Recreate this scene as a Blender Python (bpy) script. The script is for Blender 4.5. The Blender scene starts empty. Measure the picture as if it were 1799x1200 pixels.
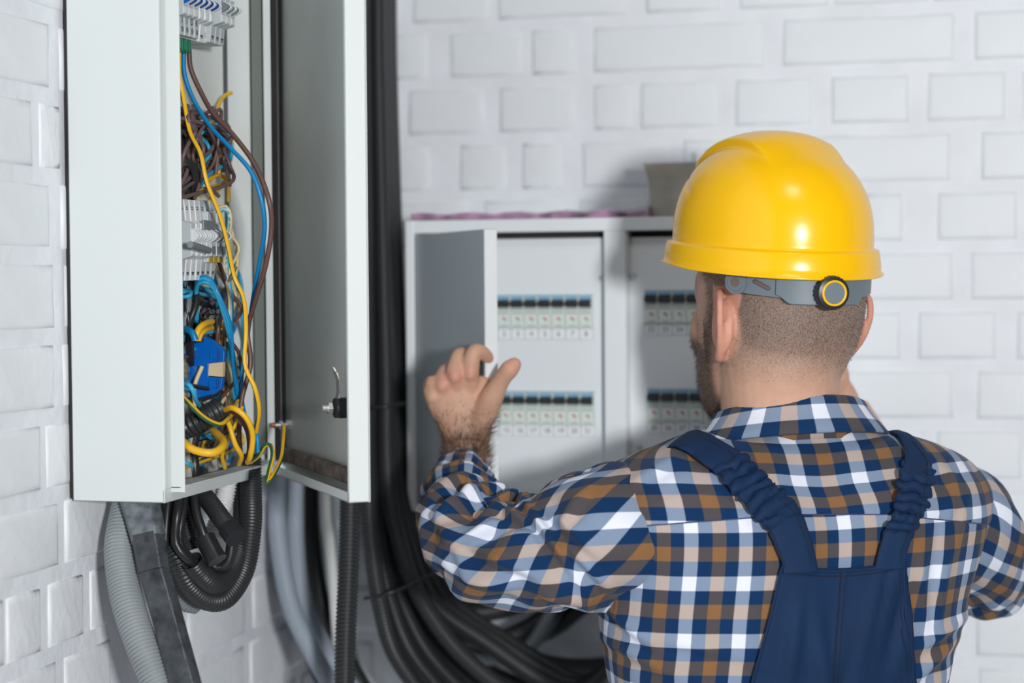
import bpy, bmesh, math, random
import numpy as np
from mathutils import Vector, Matrix, noise
from mathutils.bvhtree import BVHTree

random.seed(7)
SC = bpy.context.scene
COL = SC.collection
R_ = math.radians

# ------------------------------------------------------------------ camera
CAM = np.array([0.86, -2.44, 1.60])
F = 3200.0
YAW, PITCH, ROLL = R_(13.9), math.atan(100 / 3200), 0.007
_r0 = np.array([math.cos(YAW), math.sin(YAW), 0.0])
FWD = np.array([-math.sin(YAW) * math.cos(PITCH), math.cos(YAW) * math.cos(PITCH), -math.sin(PITCH)])
_u0 = np.cross(_r0, FWD)
RGT = _r0 * math.cos(ROLL) - _u0 * math.sin(ROLL)
UPV = _u0 * math.cos(ROLL) + _r0 * math.sin(ROLL)
cd = bpy.data.cameras.new('camera')
cam = bpy.data.objects.new('camera', cd)
COL.objects.link(cam)
M = Matrix(((RGT[0], UPV[0], -FWD[0], CAM[0]), (RGT[1], UPV[1], -FWD[1], CAM[1]), (RGT[2], UPV[2], -FWD[2], CAM[2]), (0, 0, 0, 1)))
cam.matrix_world = M
cd.sensor_width = 36.0
cd.lens = F / 1799 * 36
cd.clip_start = 0.05
cd.dof.use_dof = True
cd.dof.focus_distance = 1.86
cd.dof.aperture_fstop = 2.7
SC.camera = cam

# ------------------------------------------------------------------ light and exposure
SC.view_settings.view_transform = 'Standard'
SC.view_settings.look = 'None'
SC.view_settings.gamma = 1
SC.view_settings.exposure = 0.0
w = bpy.data.worlds.new('room_light')
SC.world = w
w.use_nodes = True
w.node_tree.nodes['Background'].inputs[0].default_value = (0.93, 0.97, 1.0, 1)
w.node_tree.nodes['Background'].inputs[1].default_value = 0.13


def area_light(name, loc, target, size, power, col=(1, 1, 1)):
    l = bpy.data.lights.new(name, 'AREA')
    l.shape = 'RECTANGLE'
    l.size, l.size_y = size
    l.energy = power
    l.color = col
    o = bpy.data.objects.new(name, l)
    o.location = loc
    d = Vector(target) - Vector(loc)
    o.rotation_euler = d.to_track_quat('-Z', 'Y').to_euler()
    COL.objects.link(o)
    return o


area_light('softbox_lamp', (1.62, -3.1, 1.70), (0.6, 0.0, 1.45), (0.18, 0.18), 61)
area_light('ceiling_lamp', (1.0, -1.9, 3.3), (0.7, -0.4, 1.2), (0.5, 0.5), 7)


# ------------------------------------------------------------------ helpers
def px(x, y, D):
    return CAM + D * (FWD + (x - 899.5) / F * RGT - (y - 600) / F * UPV)


def ray(x, y):
    return FWD + (x - 899.5) / F * RGT - (y - 600) / F * UPV


def on_x(x, y, X):
    d = ray(x, y)
    return CAM + d * ((X - CAM[0]) / d[0])


def on_y(x, y, Y):
    d = ray(x, y)
    return CAM + d * ((Y - CAM[1]) / d[1])


def on_plane(x, y, p, n):
    d = ray(x, y)
    return CAM + d * (np.dot(np.array(p) - CAM, n) / np.dot(d, n))


def srgb(r, g, b):
    f = lambda c: (c / 255) / 12.92 if c / 255 <= 0.04045 else ((c / 255 + 0.055) / 1.055) ** 2.4
    return (f(r), f(g), f(b))


def mat(name, col, rough=0.5, metal=0.0, spec=0.5, bump=None, var=None, coat=0.0, sub=0.0):
    """bump=(scale, strength, distance)   var=(scale, amount) lightness variation"""
    m = bpy.data.materials.new(name)
    m.use_nodes = True
    nt = m.node_tree
    b = nt.nodes['Principled BSDF']
    b.inputs['Base Color'].default_value = (*col, 1)
    b.inputs['Roughness'].default_value = rough
    b.inputs['Metallic'].default_value = metal
    b.inputs['Specular IOR Level'].default_value = spec
    b.inputs['Coat Weight'].default_value = coat
    b.inputs['Coat Roughness'].default_value = 0.08
    tc = nt.nodes.new('ShaderNodeTexCoord')
    if sub:
        b.inputs['Subsurface Weight'].default_value = sub
        b.inputs['Subsurface Radius'].default_value = (0.012, 0.005, 0.003)
        b.inputs['Subsurface Scale'].default_value = 0.6
    if var:
        n = nt.nodes.new('ShaderNodeTexNoise')
        n.inputs['Scale'].default_value = var[0]
        n.inputs['Detail'].default_value = 6
        nt.links.new(tc.outputs['Object'], n.inputs['Vector'])
        mr = nt.nodes.new('ShaderNodeMapRange')
        mr.inputs['From Min'].default_value = 0.3
        mr.inputs['From Max'].default_value = 0.7
        mr.inputs['To Min'].default_value = 1 - var[1]
        mr.inputs['To Max'].default_value = 1 + var[1]
        nt.links.new(n.outputs['Fac'], mr.inputs['Value'])
        mx = nt.nodes.new('ShaderNodeVectorMath')
        mx.operation = 'SCALE'
        mx.inputs[0].default_value = col
        nt.links.new(mr.outputs[0], mx.inputs['Scale'])
        nt.links.new(mx.outputs[0], b.inputs['Base Color'])
    if bump:
        n = nt.nodes.new('ShaderNodeTexNoise')
        n.inputs['Scale'].default_value = bump[0]
        n.inputs['Detail'].default_value = 4
        nt.links.new(tc.outputs['Object'], n.inputs['Vector'])
        bp = nt.nodes.new('ShaderNodeBump')
        bp.inputs['Strength'].default_value = bump[1]
        bp.inputs['Distance'].default_value = bump[2]
        nt.links.new(n.outputs['Fac'], bp.inputs['Height'])
        nt.links.new(bp.outputs[0], b.inputs['Normal'])
    return m


def tag(o, label=None, cat=None, group=None, kind=None):
    if label: o['label'] = label
    if cat: o['category'] = cat
    if group: o['group'] = group
    if kind: o['kind'] = kind
    return o


def thing(name, loc, label, cat, group=None, kind=None):
    o = bpy.data.objects.new(name, None)
    o.empty_display_size = 0.05
    o.location = tuple(loc)
    COL.objects.link(o)
    return tag(o, label, cat, group, kind)


class MB:
    """collects geometry, built as one mesh object (vertices in world space)"""

    def __init__(s):
        s.v, s.f, s.m, s.uv, s.sm = [], [], [], [], []

    def add(s, verts, faces, mi=0, uv=None, smooth=False):
        b = len(s.v)
        s.v += [tuple(map(float, p)) for p in verts]
        for k, f in enumerate(faces):
            s.f.append(tuple(i + b for i in f))
            s.m.append(mi)
            s.sm.append(smooth)
            s.uv.append([uv[i] for i in f] if uv is not None else [(0, 0)] * len(f))

    def box(s, c0, c1, mi=0, X=None):
        x0, y0, z0 = c0
        x1, y1, z1 = c1
        v = [(x0, y0, z0), (x1, y0, z0), (x1, y1, z0), (x0, y1, z0), (x0, y0, z1), (x1, y0, z1), (x1, y1, z1), (x0, y1, z1)]
        if X is not None: v = [tuple(X @ Vector(p)) for p in v]
        s.add(v, [(0, 3, 2, 1), (4, 5, 6, 7), (0, 1, 5, 4), (1, 2, 6, 5), (2, 3, 7, 6), (3, 0, 4, 7)], mi)

    def loft(s, rings, mi=0, caps=(True, True), smooth=True, uv=None, closed=True):
        n = len(rings[0])
        v = [p for r in rings for p in r]
        f = []
        for i in range(len(rings) - 1):
            for j in range(n if closed else n - 1):
                k = (j + 1) % n
                f.append((i * n + j, i * n + k, (i + 1) * n + k, (i + 1) * n + j))
        s.add(v, f, mi, uv, smooth)
        if caps[0]: s.add(rings[0], [tuple(range(n))[::-1]], mi, None, False)
        if caps[1]: s.add(rings[-1], [tuple(range(n))], mi, None, False)

    def prism(s, poly, vec, mi=0):
        n = len(poly)
        a = [np.array(p, float) for p in poly]
        b = [p + np.array(vec, float) for p in a]
        f = [tuple(range(n))[::-1], tuple(range(n, 2 * n))] + [(i, (i + 1) % n, (i + 1) % n + n, i + n) for i in range(n)]
        s.add(a + b, f, mi)

    def disc(s, c, nrm, r, h, mi=0, seg=20, r2=None):
        nrm = Vector(nrm).normalized()
        q = nrm.to_track_quat('Z', 'Y').to_matrix()
        r2 = r if r2 is None else r2
        A = [Vector(c) + q @ Vector((r * math.cos(t), r * math.sin(t), 0)) for t in np.linspace(0, 2 * math.pi, seg, endpoint=False)]
        B = [Vector(c) + q @ Vector((r2 * math.cos(t), r2 * math.sin(t), h)) for t in np.linspace(0, 2 * math.pi, seg, endpoint=False)]
        s.loft([A, B], mi, smooth=False)

    def build(s, name, mats, parent=None, bevel=0, loc=None, weld=False):
        me = bpy.data.meshes.new(name)
        org = Vector(loc) if loc is not None else Vector((0, 0, 0))
        if parent is not None and loc is None:
            org = root_loc(parent)
        me.from_pydata([tuple(Vector(p) - org) for p in s.v], [], s.f)
        mats = mats if isinstance(mats, (list, tuple)) else [mats]
        for m in mats: me.materials.append(m)
        me.polygons.foreach_set('material_index', s.m)
        me.polygons.foreach_set('use_smooth', s.sm)
        ul = me.uv_layers.new(name='UVMap')
        flat = [c for f in s.uv for u in f for c in u]
        ul.data.foreach_set('uv', flat)
        bm = bmesh.new()
        bm.from_mesh(me)
        if weld: bmesh.ops.remove_doubles(bm, verts=bm.verts, dist=1e-5)
        bmesh.ops.recalc_face_normals(bm, faces=bm.faces)
        bm.to_mesh(me)
        bm.free()
        me.update()
        o = bpy.data.objects.new(name, me)
        if parent is not None:
            o.parent = parent
            o.location = org - root_loc(parent)
        else:
            o.location = org
        COL.objects.link(o)
        if bevel:
            b = o.modifiers.new('bevel', 'BEVEL')
            b.width = bevel
            b.segments = 2
            b.limit_method = 'ANGLE'
            b.angle_limit = R_(50)
        return o


def root_loc(o):
    l = Vector(o.location)
    while o.parent is not None:
        o = o.parent
        l += Vector(o.location)
    return l


def crom(P, step=None, n=None):
    """Catmull-Rom through the points, resampled evenly"""
    P = np.array(P, float)
    Q = np.vstack([2 * P[0] - P[1], P, 2 * P[-1] - P[-2]])
    out = []
    for i in range(1, len(Q) - 2):
        for t in np.linspace(0, 1, 24, endpoint=False):
            a, b, c, d = Q[i - 1], Q[i], Q[i + 1], Q[i + 2]
            out.append(0.5 * ((2 * b) + (c - a) * t + (2 * a - 5 * b + 4 * c - d) * t * t + (3 * b - a - 3 * c + d) * t ** 3))
    out.append(Q[-2])
    out = np.array(out)
    L = np.concatenate([[0], np.cumsum(np.linalg.norm(np.diff(out[:, :3], axis=0), axis=1))])
    if n is None: n = max(2, int(round(L[-1] / step)) + 1)
    s = np.linspace(0, L[-1], n)
    return np.stack([np.interp(s, L, out[:, k]) for k in range(out.shape[1])], 1)


def frames(P, up=(0, 0, 1)):
    T = np.gradient(P, axis=0)
    T /= np.linalg.norm(T, axis=1)[:, None] + 1e-12
    N = np.zeros_like(P)
    a = np.array(up, float)
    a = a - T[0] * a.dot(T[0])
    if np.linalg.norm(a) < 1e-3:
        a = np.array([1., 0, 0]) - T[0] * T[0][0]
    N[0] = a / np.linalg.norm(a)
    for i in range(1, len(P)):
        a = N[i - 1] - T[i] * N[i - 1].dot(T[i])
        N[i] = a / (np.linalg.norm(a) + 1e-12)
    return T, N, np.cross(T, N)


def sweep(mb, P, rad, seg=8, mi=0, caps=(True, True), squash=1.0, stripe=None, rib=None, pat=(0, 0, -1, -1)):
    """P (n,3) even samples, rad scalar or (n,)"""
    P = np.array(P)[:, :3]
    T, N, B = frames(P)
    rad = np.broadcast_to(rad, (len(P),)).astype(float).copy()
    if rib:
        rad = rad + np.array(pat)[np.arange(len(P)) % len(pat)] * rib
    th = np.linspace(0, 2 * math.pi, seg, endpoint=False)
    rings = [[P[i] + rad[i] * (math.cos(t) * N[i] + squash * math.sin(t) * B[i]) for t in th] for i in range(len(P))]
    if stripe is None:
        mb.loft(rings, mi, caps=caps, smooth=True)
    else:
        n = seg
        v = [p for r in rings for p in r]
        for want in (0, 1):
            f = []
            for i in range(len(rings) - 1):
                for j in range(n):
                    if (j in stripe) == bool(want):
                        k = (j + 1) % n
                        f.append((i * n + j, i * n + k, (i + 1) * n + k, (i + 1) * n + j))
            mb.add(v, f, mi + want, None, True)


def pxp(L, D=None):
    """list of (x,y[,D]) photo measurements -> world points; a missing D repeats the last"""
    out = []
    for q in L:
        if len(q) > 2: D = q[2]
        out.append(px(q[0], q[1], D))
    return np.array(out)


# ------------------------------------------------------------------ materials
M_BRICK = mat('painted_brick', (0.775, 0.81, 0.85), 0.55, bump=(55, 0.35, 0.002), var=(9, 0.02))
M_BRICKL = mat('painted_brick_greyer', (0.80, 0.83, 0.86), 0.6, bump=(70, 0.5, 0.002), var=(12, 0.03))
M_MORTAR = mat('painted_mortar', (0.79, 0.82, 0.865), 0.7, bump=(40, 0.6, 0.004), var=(14, 0.05))
M_FLOOR = mat('concrete_floor', (0.42, 0.42, 0.42), 0.7, bump=(30, 0.3, 0.002), var=(5, 0.08))
M_BOX = mat('light_grey_powder_coat', (0.66, 0.705, 0.70), 0.42, bump=(900, 0.12, 0.0004))
M_DOORIN = mat('grey_green_powder_coat', (0.56, 0.60, 0.58), 0.5, bump=(700, 0.2, 0.0005), var=(7, 0.07))
M_PLATE = mat('galvanised_plate', (0.72, 0.75, 0.74), 0.45, 0.1)
M_RUBBER = mat('black_rubber', (0.014, 0.013, 0.013), 0.55)
M_GROOVE = mat('groove_shade_grey', (0.16, 0.18, 0.165), .8)  # shade tone for the far groove of the enclosure
M_FOAM = mat('brown_foam_seal', (0.13, 0.10, 0.085), 0.95, bump=(180, 0.9, 0.003), var=(60, 0.5))
M_CHROME = mat('chrome', (0.80, 0.81, 0.82), 0.36, 1.0)
M_STEEL = mat('zinc_screw', (0.55, 0.57, 0.57), 0.35, 0.9)
M_COPPER = mat('copper', (0.55, 0.2, 0.1), 0.4, 0.9)
M_BLACKP = mat('black_plastic', (0.016, 0.018, 0.020), 0.38)
M_CONDUIT = mat('black_corrugated_plastic', (0.022, 0.024, 0.026), 0.40)
M_CONDG = mat('grey_corrugated_plastic', (0.27, 0.30, 0.315), 0.45, var=(30, 0.08))
M_CONDL = mat('pale_corrugated_plastic', (0.30, 0.35, 0.41), 0.5)
M_CONDW = mat('white_plastic_conduit', (0.62, 0.64, 0.63), 0.5, var=(20, 0.06))
M_TAPE = mat('dusty_black_duct', (0.040, 0.046, 0.053), 0.25, bump=(150, 0.5, 0.002), var=(60, 0.6))
M_DUCT = mat('dusty_grey_duct', (0.13, 0.15, 0.165), 0.42, bump=(150, 0.5, 0.002), var=(80, 0.6))
M_YEL = mat('yellow_insulation', srgb(228, 176, 30), 0.4)
M_GRN = mat('green_insulation', (0.02, 0.10, 0.03), 0.4)
M_BLU = mat('blue_insulation', srgb(0, 124, 182), 0.4)
M_CYA = mat('light_blue_insulation', srgb(50, 160, 200), 0.42)
M_BRN = mat('brown_insulation', srgb(98, 70, 64), 0.42)
M_TAU = mat('taupe_insulation', srgb(104, 84, 84), 0.42)
M_BEI = mat('cream_insulation', srgb(214, 196, 150), 0.45)
M_GRY = mat('grey_cable_sheath', srgb(160, 158, 152), 0.5)
M_BLK = mat('black_cable_sheath', (0.018, 0.018, 0.02), 0.38)
M_WHT = mat('white_breaker_plastic', (0.72, 0.75, 0.76), 0.4)
M_LGR = mat('light_grey_breaker_plastic', (0.50, 0.54, 0.56), 0.42)
M_DGR = mat('dark_grey_breaker_plastic', (0.17, 0.20, 0.22), 0.42)
M_BRW = mat('breaker_face_white', (0.66, 0.73, 0.69), 0.45, var=(900, 0.25))
M_BBL = mat('breaker_light_blue', (0.22, 0.42, 0.62), 0.45, var=(400, 0.15))
M_RED = mat('red_print', (0.60, 0.10, 0.06), 0.5)
M_GPR = mat('grey_green_print', (0.26, 0.36, 0.33), 0.5)
M_PAPER = mat('white_paper_label', (0.78, 0.81, 0.84), 0.8)
M_INK = mat('blue_black_ink', (0.05, 0.07, 0.12), 0.7)
M_LINE = mat('grey_ruled_line', (0.45, 0.48, 0.5), 0.7)
M_TBLUE = mat('blue_terminal_plastic', srgb(0, 98, 190), 0.35)
M_DBLUE = mat('dark_blue_plastic', srgb(10, 60, 140), 0.4)
M_TGRN = mat('green_terminal_plastic', srgb(0, 120, 84), 0.35)
M_TBEI = mat('beige_terminal_plastic', srgb(216, 196, 160), 0.5)
M_BRASS = mat('brass', (0.62, 0.45, 0.18), 0.3, 0.9)
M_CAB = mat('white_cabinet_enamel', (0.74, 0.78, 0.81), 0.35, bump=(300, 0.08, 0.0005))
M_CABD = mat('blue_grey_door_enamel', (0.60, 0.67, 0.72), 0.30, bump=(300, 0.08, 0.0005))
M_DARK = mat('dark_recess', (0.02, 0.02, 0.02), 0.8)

# ------------------------------------------------------------------ walls, floor
mb = MB(); mb.box((-0.25, 0.0, 0.0), (2.9, 0.2, 3.0)); tag(mb.build('wall_back', M_MORTAR), kind='structure')
WB = bpy.data.objects['wall_back']
mb = MB(); mb.box((-0.25, -3.2, 0.0), (0.0, 0.0, 3.0)); tag(mb.build('wall_left', M_MORTAR), kind='structure')
WL = bpy.data.objects['wall_left']
mb = MB(); mb.box((-0.25, -4.2, -0.1), (3.6, 0.2, 0.0)); tag(mb.build('floor', M_FLOOR), kind='structure')


def brick_mesh(name, L, axis, seed):
    """a brick face standing 5 mm proud of the mortar, worn edges; centred; axis 'x' (back wall) or 'y' (left wall)"""
    rnd = random.Random(seed)
    h, d = 0.0625, (0.0032 if axis == 'x' else 0.0026)
    nx = 6 if L > 0.15 else 3
    v, f = [], []
    for lev in range(4):
        ins = (0, 0.0012, 0.0040, 0.0085)[lev]
        dep = (-0.004, d * 0.30, d * .8, d)[lev]
        ring = []
        for k in range(nx + 1): ring.append((-L / 2 + L * k / nx, -h / 2))
        for k in range(1, 3): ring.append((L / 2, -h / 2 + h * k / 2))
        for k in range(1, nx + 1): ring.append((L / 2 - L * k / nx, h / 2))
        ring.append((-L / 2, 0))
        for (a, b) in ring:
            sa = a * (1 - 2 * ins / L) + rnd.uniform(-1, 1) * 0.0007
            sb = b * (1 - 2 * ins / h) + rnd.uniform(-1, 1) * 0.0007
            v.append((sa, -dep, sb) if axis == 'x' else (dep, sa, sb))
    n = 2 * nx + 4
    for lev in range(3):
        for j in range(n):
            k = (j + 1) % n
            f.append((lev * n + j, lev * n + k, (lev + 1) * n + k, (lev + 1) * n + j))
    f.append(tuple(range(3 * n, 4 * n)))
    me = bpy.data.meshes.new(name)
    me.from_pydata(v, [], f)
    me.materials.append(M_BRICK if axis == 'x' else M_BRICKL)
    bm = bmesh.new(); bm.from_mesh(me); bmesh.ops.recalc_face_normals(bm, faces=bm.faces)
    bm.to_mesh(me); bm.free()
    for p in me.polygons: p.use_smooth = True
    return me


BR = {(ax, L): [brick_mesh('brick', L, ax, 10 * i + int(L * 100)) for i in range(4)] for ax in 'xy' for L in (0.11, 0.24)}
bcount = {'x': 0, 'y': 0}


def brick(ax, a0, a1, z, parent):
    if bcount[ax] >= 295: return
    bcount[ax] += 1
    L = a1 - a0
    base = 0.24 if L > 0.17 else 0.11
    o = bpy.data.objects.new('brick', random.choice(BR[(ax, base)]))
    o.parent = parent
    c = (a0 + a1) / 2
    j = random.uniform(-0.0012, 0.0012)
    if ax == 'x':
        o.location = (c, j * 0.8, z)
        o.scale = (L / base, 1, 1)
        o.rotation_euler = (0, random.uniform(-.006, .006), random.uniform(-.004, .004))
    else:
        o.location = (j * 0.8, c, z)
        o.scale = (1, L / base, 1)
        o.rotation_euler = (random.uniform(-.006, .006), 0, random.uniform(-.004, .004))
    COL.objects.link(o)


PITCH_Z = 0.0775
# back wall rows: joint spans read along the course, the rest of the course filled with headers
rows_b = {
    -2: [], -1: [(725, 860), (875, 1100), (1135, 1265), (1298, 1455), (1465, 1630), (1640, 1775)],
    0: [(690, 750), (790, 920), (935, 1010), (1042, 1343), (1375, 1677), (1712, 1850)],
    1: [(718, 850), (878, 1010), (1043, 1115), (1125, 1265), (1292, 1427), (1460, 1597), (1629, 1767)],
    2: [(690, 755), (808, 890), (918, 985), (1022, 1180), (1200, 1340), (1360, 1670), (1724, 1860)],
    3: [(1190, 1340), (1360, 1490), (1520, 1585), (1647, 1788)],
    4: [(1210, 1470), (1500, 1675), (1705, 1850)],
    5: [(1310, 1450), (1475, 1582), (1613, 1751), (1786, 1930)],
    6: [(1200, 1440), (1475, 1675), (1716, 1860)],
    7: [(1330, 1460), (1490, 1625), (1645, 1795)],
    8: [(1500, 1680), (1712, 1850)], 9: [(1480, 1610), (1640, 1770)], 10: [(1520, 1680), (1715, 1860)],
}
zref_b = on_y(1500, 71, 0)[2]
for k in range(-4, 12):
    z = zref_b - k * PITCH_Z
    sp = sorted((on_y(a, 70 + 103 * k, 0)[0], on_y(b, 70 + 103 * k, 0)[0]) for a, b in rows_b.get(k, []))
    rnd = random.Random(k)
    if not sp:
        x0 = 0.7 + rnd.uniform(0, 0.1)
        sp = [(x0, x0 + 0.115)]
    for a, b in sp: brick('x', a, b, z, WB)
    x = sp[-1][1] + 0.02
    while x < 1.75:
        L = 0.115 if k % 2 else 0.235
        brick('x', x, x + L, z, WB); x += L + 0.02
    x = sp[0][0] - 0.02
    while x > 0.03:
        L = 0.115 if k % 2 else 0.235
        L = min(L, x - 0.005)
        brick('x', x - L, x, z, WB); x -= L + 0.02
rows_l = {  # left wall, photo rows from the top
    -1: [(-60, 85)], 0: [(-80, 55), (68, 104)], 1: [(-60, 88)], 2: [(-40, 95)], 3: [(-80, 92)], 4: [(-60, 70), (80, 135)], 5: [(-30, 103), (113, 185)],
    6: [(-60, 6), (10, 70), (84, 145), (158, 190)], 7: [(0, 100), (112, 195), (330, 430), (445, 520)],
}
ys_l = {-1: 90, 0: 235, 1: 377, 2: 520, 3: 662, 4: 810, 5: 950, 6: 1100, 7: 1240}
zl = on_x(40, 377, 0)[2]
for k in range(-3, 12):
    z = zl - (k - 1) * PITCH_Z
    sp = []
    if k in rows_l:
        for a, b in rows_l[k]:
            ya, yb = on_x(a, ys_l[k], 0)[1], on_x(b, ys_l[k], 0)[1]
            sp.append((ya, yb))
    else:
        r0 = -1.1 + 0.06 * (k % 3)
        sp = [(r0, r0 + 0.115)]
    for a, b in sp: brick('y', a, b, z, WL)
    y = sp[-1][1] + 0.02
    while y < -0.04:
        L = 0.115 if k % 2 else 0.235
        L = min(L, -0.005 - y)
        brick('y', y, y + L, z, WL); y += L + 0.02
    y = sp[0][0] - 0.02
    while y > -1.75:
        L = 0.115 if k % 2 else 0.235
        brick('y', y - L, y, z, WL); y -= L + 0.02

# ------------------------------------------------------------------ left enclosure
BY0, BY1, BX = -0.803, -0.490, 0.105
ZB = on_y(285, 884, BY0)[2]
ZT = ZB + 0.86
enc = thing('electrical_enclosure', (0.0, (BY0 + BY1) / 2, ZB), 'open light grey steel enclosure full of tangled wires mounted on the left brick wall', 'electrical box')
t = 0.002
mb = MB()
mb.box((0.007, BY0, ZB), (0.009, BY1, ZT))
mb.box((0.007, BY0, ZB), (BX, BY0 + t, ZT))
mb.box((0.007, BY1 - t, ZB), (BX, BY1, ZT))
mb.box((0.007, BY0, ZB), (BX, BY1, ZB + t))
mb.box((0.007, BY0, ZT - t), (BX, BY1, ZT))
mb.build('housing', M_BOX, enc, bevel=0.0012)
mb = MB(); mb.box((0.0035, BY0 + 0.0015, ZB + 0.002), (0.007, BY1 - 0.002, ZT - 0.002)); mb.build('wall_gap_shade', M_RUBBER, enc)  # black strip painting the shadow gap between box and wall
mb = MB()
g = 0.016
mb.box((BX - 0.002, BY0 + t, ZB + g * .8), (BX, BY0 + g, ZT - g))
mb.box((BX - 0.002, BY0, ZB), (BX, BY1 - t, ZB + g * 0.8))
mb.box((BX - 0.002, BY0, ZT - g), (BX, BY1, ZT))
lipz = ZB + g * 0.8
mb.box((BX - 0.014, BY0 + g, lipz - 0.004), (BX + 0.014, BY0 + g + 0.002, ZT - g))
mb.box((BX - 0.007, BY1 - 0.024, lipz), (BX + 0.002, BY1 - 0.022, ZT - g))
mb.box((BX - 0.014, BY0 + g, lipz), (BX + 0.010, BY1 - 0.022, lipz + 0.002))
mb.box((BX - 0.014, BY0 + g, ZT - g), (BX + 0.010, BY1 - 0.022, ZT - g + 0.002))
mb.build('gutter_lip', M_BOX, enc, bevel=0.0006)
mb = MB()
mb.box((0.008, BY1 - 0.016, ZB + 0.004), (0.078, BY1 - 0.014, ZT - 0.01))
mb.build('inner_side_panel', M_BOX, enc)
mb = MB()
mb.box((0.0525, BY0 + 0.02, ZB + 0.03), (0.0550, BY1 - 0.037, ZT - 0.03))
for y in (BY0 + 0.04, BY1 - 0.05):
    for z in (ZB + 0.06, ZT - 0.06):
        mb.disc((0.008, y, z), (1, 0, 0), 0.006, 0.0445)
mb.build('mounting_plate', M_PLATE, enc)
mb = MB(); mb.box((0.012, BY1 - 0.031, ZB + 0.02), (0.0525, BY1 - 0.018, ZT - 0.02)); mb.build('plate_gap_shade', M_BLACKP, enc)  # black strip standing in for the shade beside the plate
mb = MB(); mb.box((0.0795, BY1 - 0.013, ZB + 0.02), (0.0965, BY1 - 0.010, ZT - 0.02)); mb.build('groove_shade', M_GROOVE, enc)  # dark grey filler that paints the shade inside the groove
mb = MB()
mb.box((BX + 0.002, BY1 - 0.026, ZB + 0.012), (BX + 0.012, BY1 - 0.010, ZT - 0.012))
mb.build('door_seal', M_RUBBER, enc, bevel=0.002)

# its door
HX, HY = BX + 0.010, BY1 - 0.004
fe = on_y(651, 883, -0.757)
dv = np.array([fe[0] - HX, -0.757 - HY, 0.0]); DL = float(np.linalg.norm(dv)); dv /= DL
no = np.array([-dv[1], dv[0], 0.0])      # outward normal
dth = 0.022
XD = Matrix(((dv[0], no[0], 0, HX), (dv[1], no[1], 0, HY), (0, 0, 1, 0), (0, 0, 0, 1)))   # local x along door, y outward, z up
mb = MB()
mb.box((0, -0.0018, ZB), (DL, 0, ZT), 0, XD)
door = None
fl = MB()
fl.box((DL - 0.0018, -dth, ZB), (DL, 0, ZT), 0, XD)
fl.box((0, -dth, ZB), (0.0018, 0, ZT), 0, XD)
fl.box((0, -dth, ZB), (DL, -0.0, ZB + 0.0018), 0, XD)
fl.box((0, -dth, ZT - 0.0018), (DL, 0.0, ZT), 0, XD)
fl.box((DL - 0.004, -dth, ZB), (DL, -dth + 0.0015, ZT), 0, XD)
fl.box((0, -dth, ZB), (DL, -dth + 0.0015, ZB + 0.010), 0, XD)
md = MB()
md.box((0.0018, -0.004, ZB + 0.002), (DL - 0.0018, -0.0018, ZT - 0.002), 0, XD)
door = md.build('door', M_DOORIN, enc)
door['label'] = 'enclosure door swung half open, grey green inside'
mb.build('outer_skin', M_BOX, door)
fl.build('door_flange', M_BOX, door, bevel=0.0006)
mb = MB()
mb.box((0.012, -0.014, ZB + 0.014), (DL - 0.006, -0.004, ZB + 0.030), 0, XD)
mb.build('foam_seal', M_FOAM, door, bevel=0.003)
mb = MB()
for zz in (ZB + 0.12, ZT - 0.12):
    mb = MB(); mb.disc((HX - 0.004, HY - 0.002, zz - 0.02), (0, 0, 1), 0.005, 0.04)
    mb.build('hinge', M_STEEL, door)
# latch: black body, bolt and bent chrome lever
pin = lambda x, y, off: on_plane(x, y, (HX - no[0] * off, HY - no[1] * off, 0), no)
mb = MB()
c = pin(615, 716, 0.004)
mb.disc(c, -no, 0.010, 0.016, seg=24)
mb.box((-0.007, -0.002, -0.010), (0.007, 0.012, 0.010), 0, Matrix.Translation(Vector(c) - Vector(no) * 0.012) @ Matrix(((dv[0], no[0], 0, 0), (dv[1], no[1], 0, 0), (0, 0, 1, 0), (0, 0, 0, 1))))
mb.build('latch_body', M_BLACKP, door, bevel=0.001)
mb = MB()
cb = Vector(c) - Vector(no) * 0.019
mb.disc(cb, -no, 0.0065, 0.004, seg=6)
mb.disc(cb - Vector(no) * 0.004, -no, 0.0035, 0.006, seg=12)
mb.build('latch_bolt', M_CHROME, door, bevel=0.0005)
mb = MB()
lev = [(0, -0.006), (0.0015, 0.006), (0.0035, 0.016), (0.003, 0.028), (0.000, 0.036), (-0.003, 0.041)]
for k in range(len(lev) - 1):
    (o0, z0), (o1, z1) = lev[k], lev[k + 1]
    P4 = []
    for off, zz in ((o0, z0), (o1, z1)):
        for ww in (-0.006, 0.006):
            P4.append(np.array(cb) + dv * ww * (1 if k < 4 else 0.7) + np.array([0, 0, zz]) + no * (0.003 + off))
    mb.prism([P4[0], P4[1], P4[3], P4[2]], no * 0.0022)
mb.build('latch_lever', M_CHROME, door, bevel=0.0006)
mb = MB()
c = pin(511, 746, 0.004)
sd = np.array([-no[0], -no[1], 0])
mb.disc(c, sd, 0.006, 0.006, seg=6)
mb.disc(c + sd * 0.006, sd, 0.003, 0.012, 0)
mb.disc(c + sd * 0.010, sd, 0.0052, 0.003, 0, seg=6)
mb.disc(c + sd * 0.014, sd, 0.0026, 0.008, 1)
mb.build('grounding_stud', [M_STEEL, M_COPPER], door)


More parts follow.
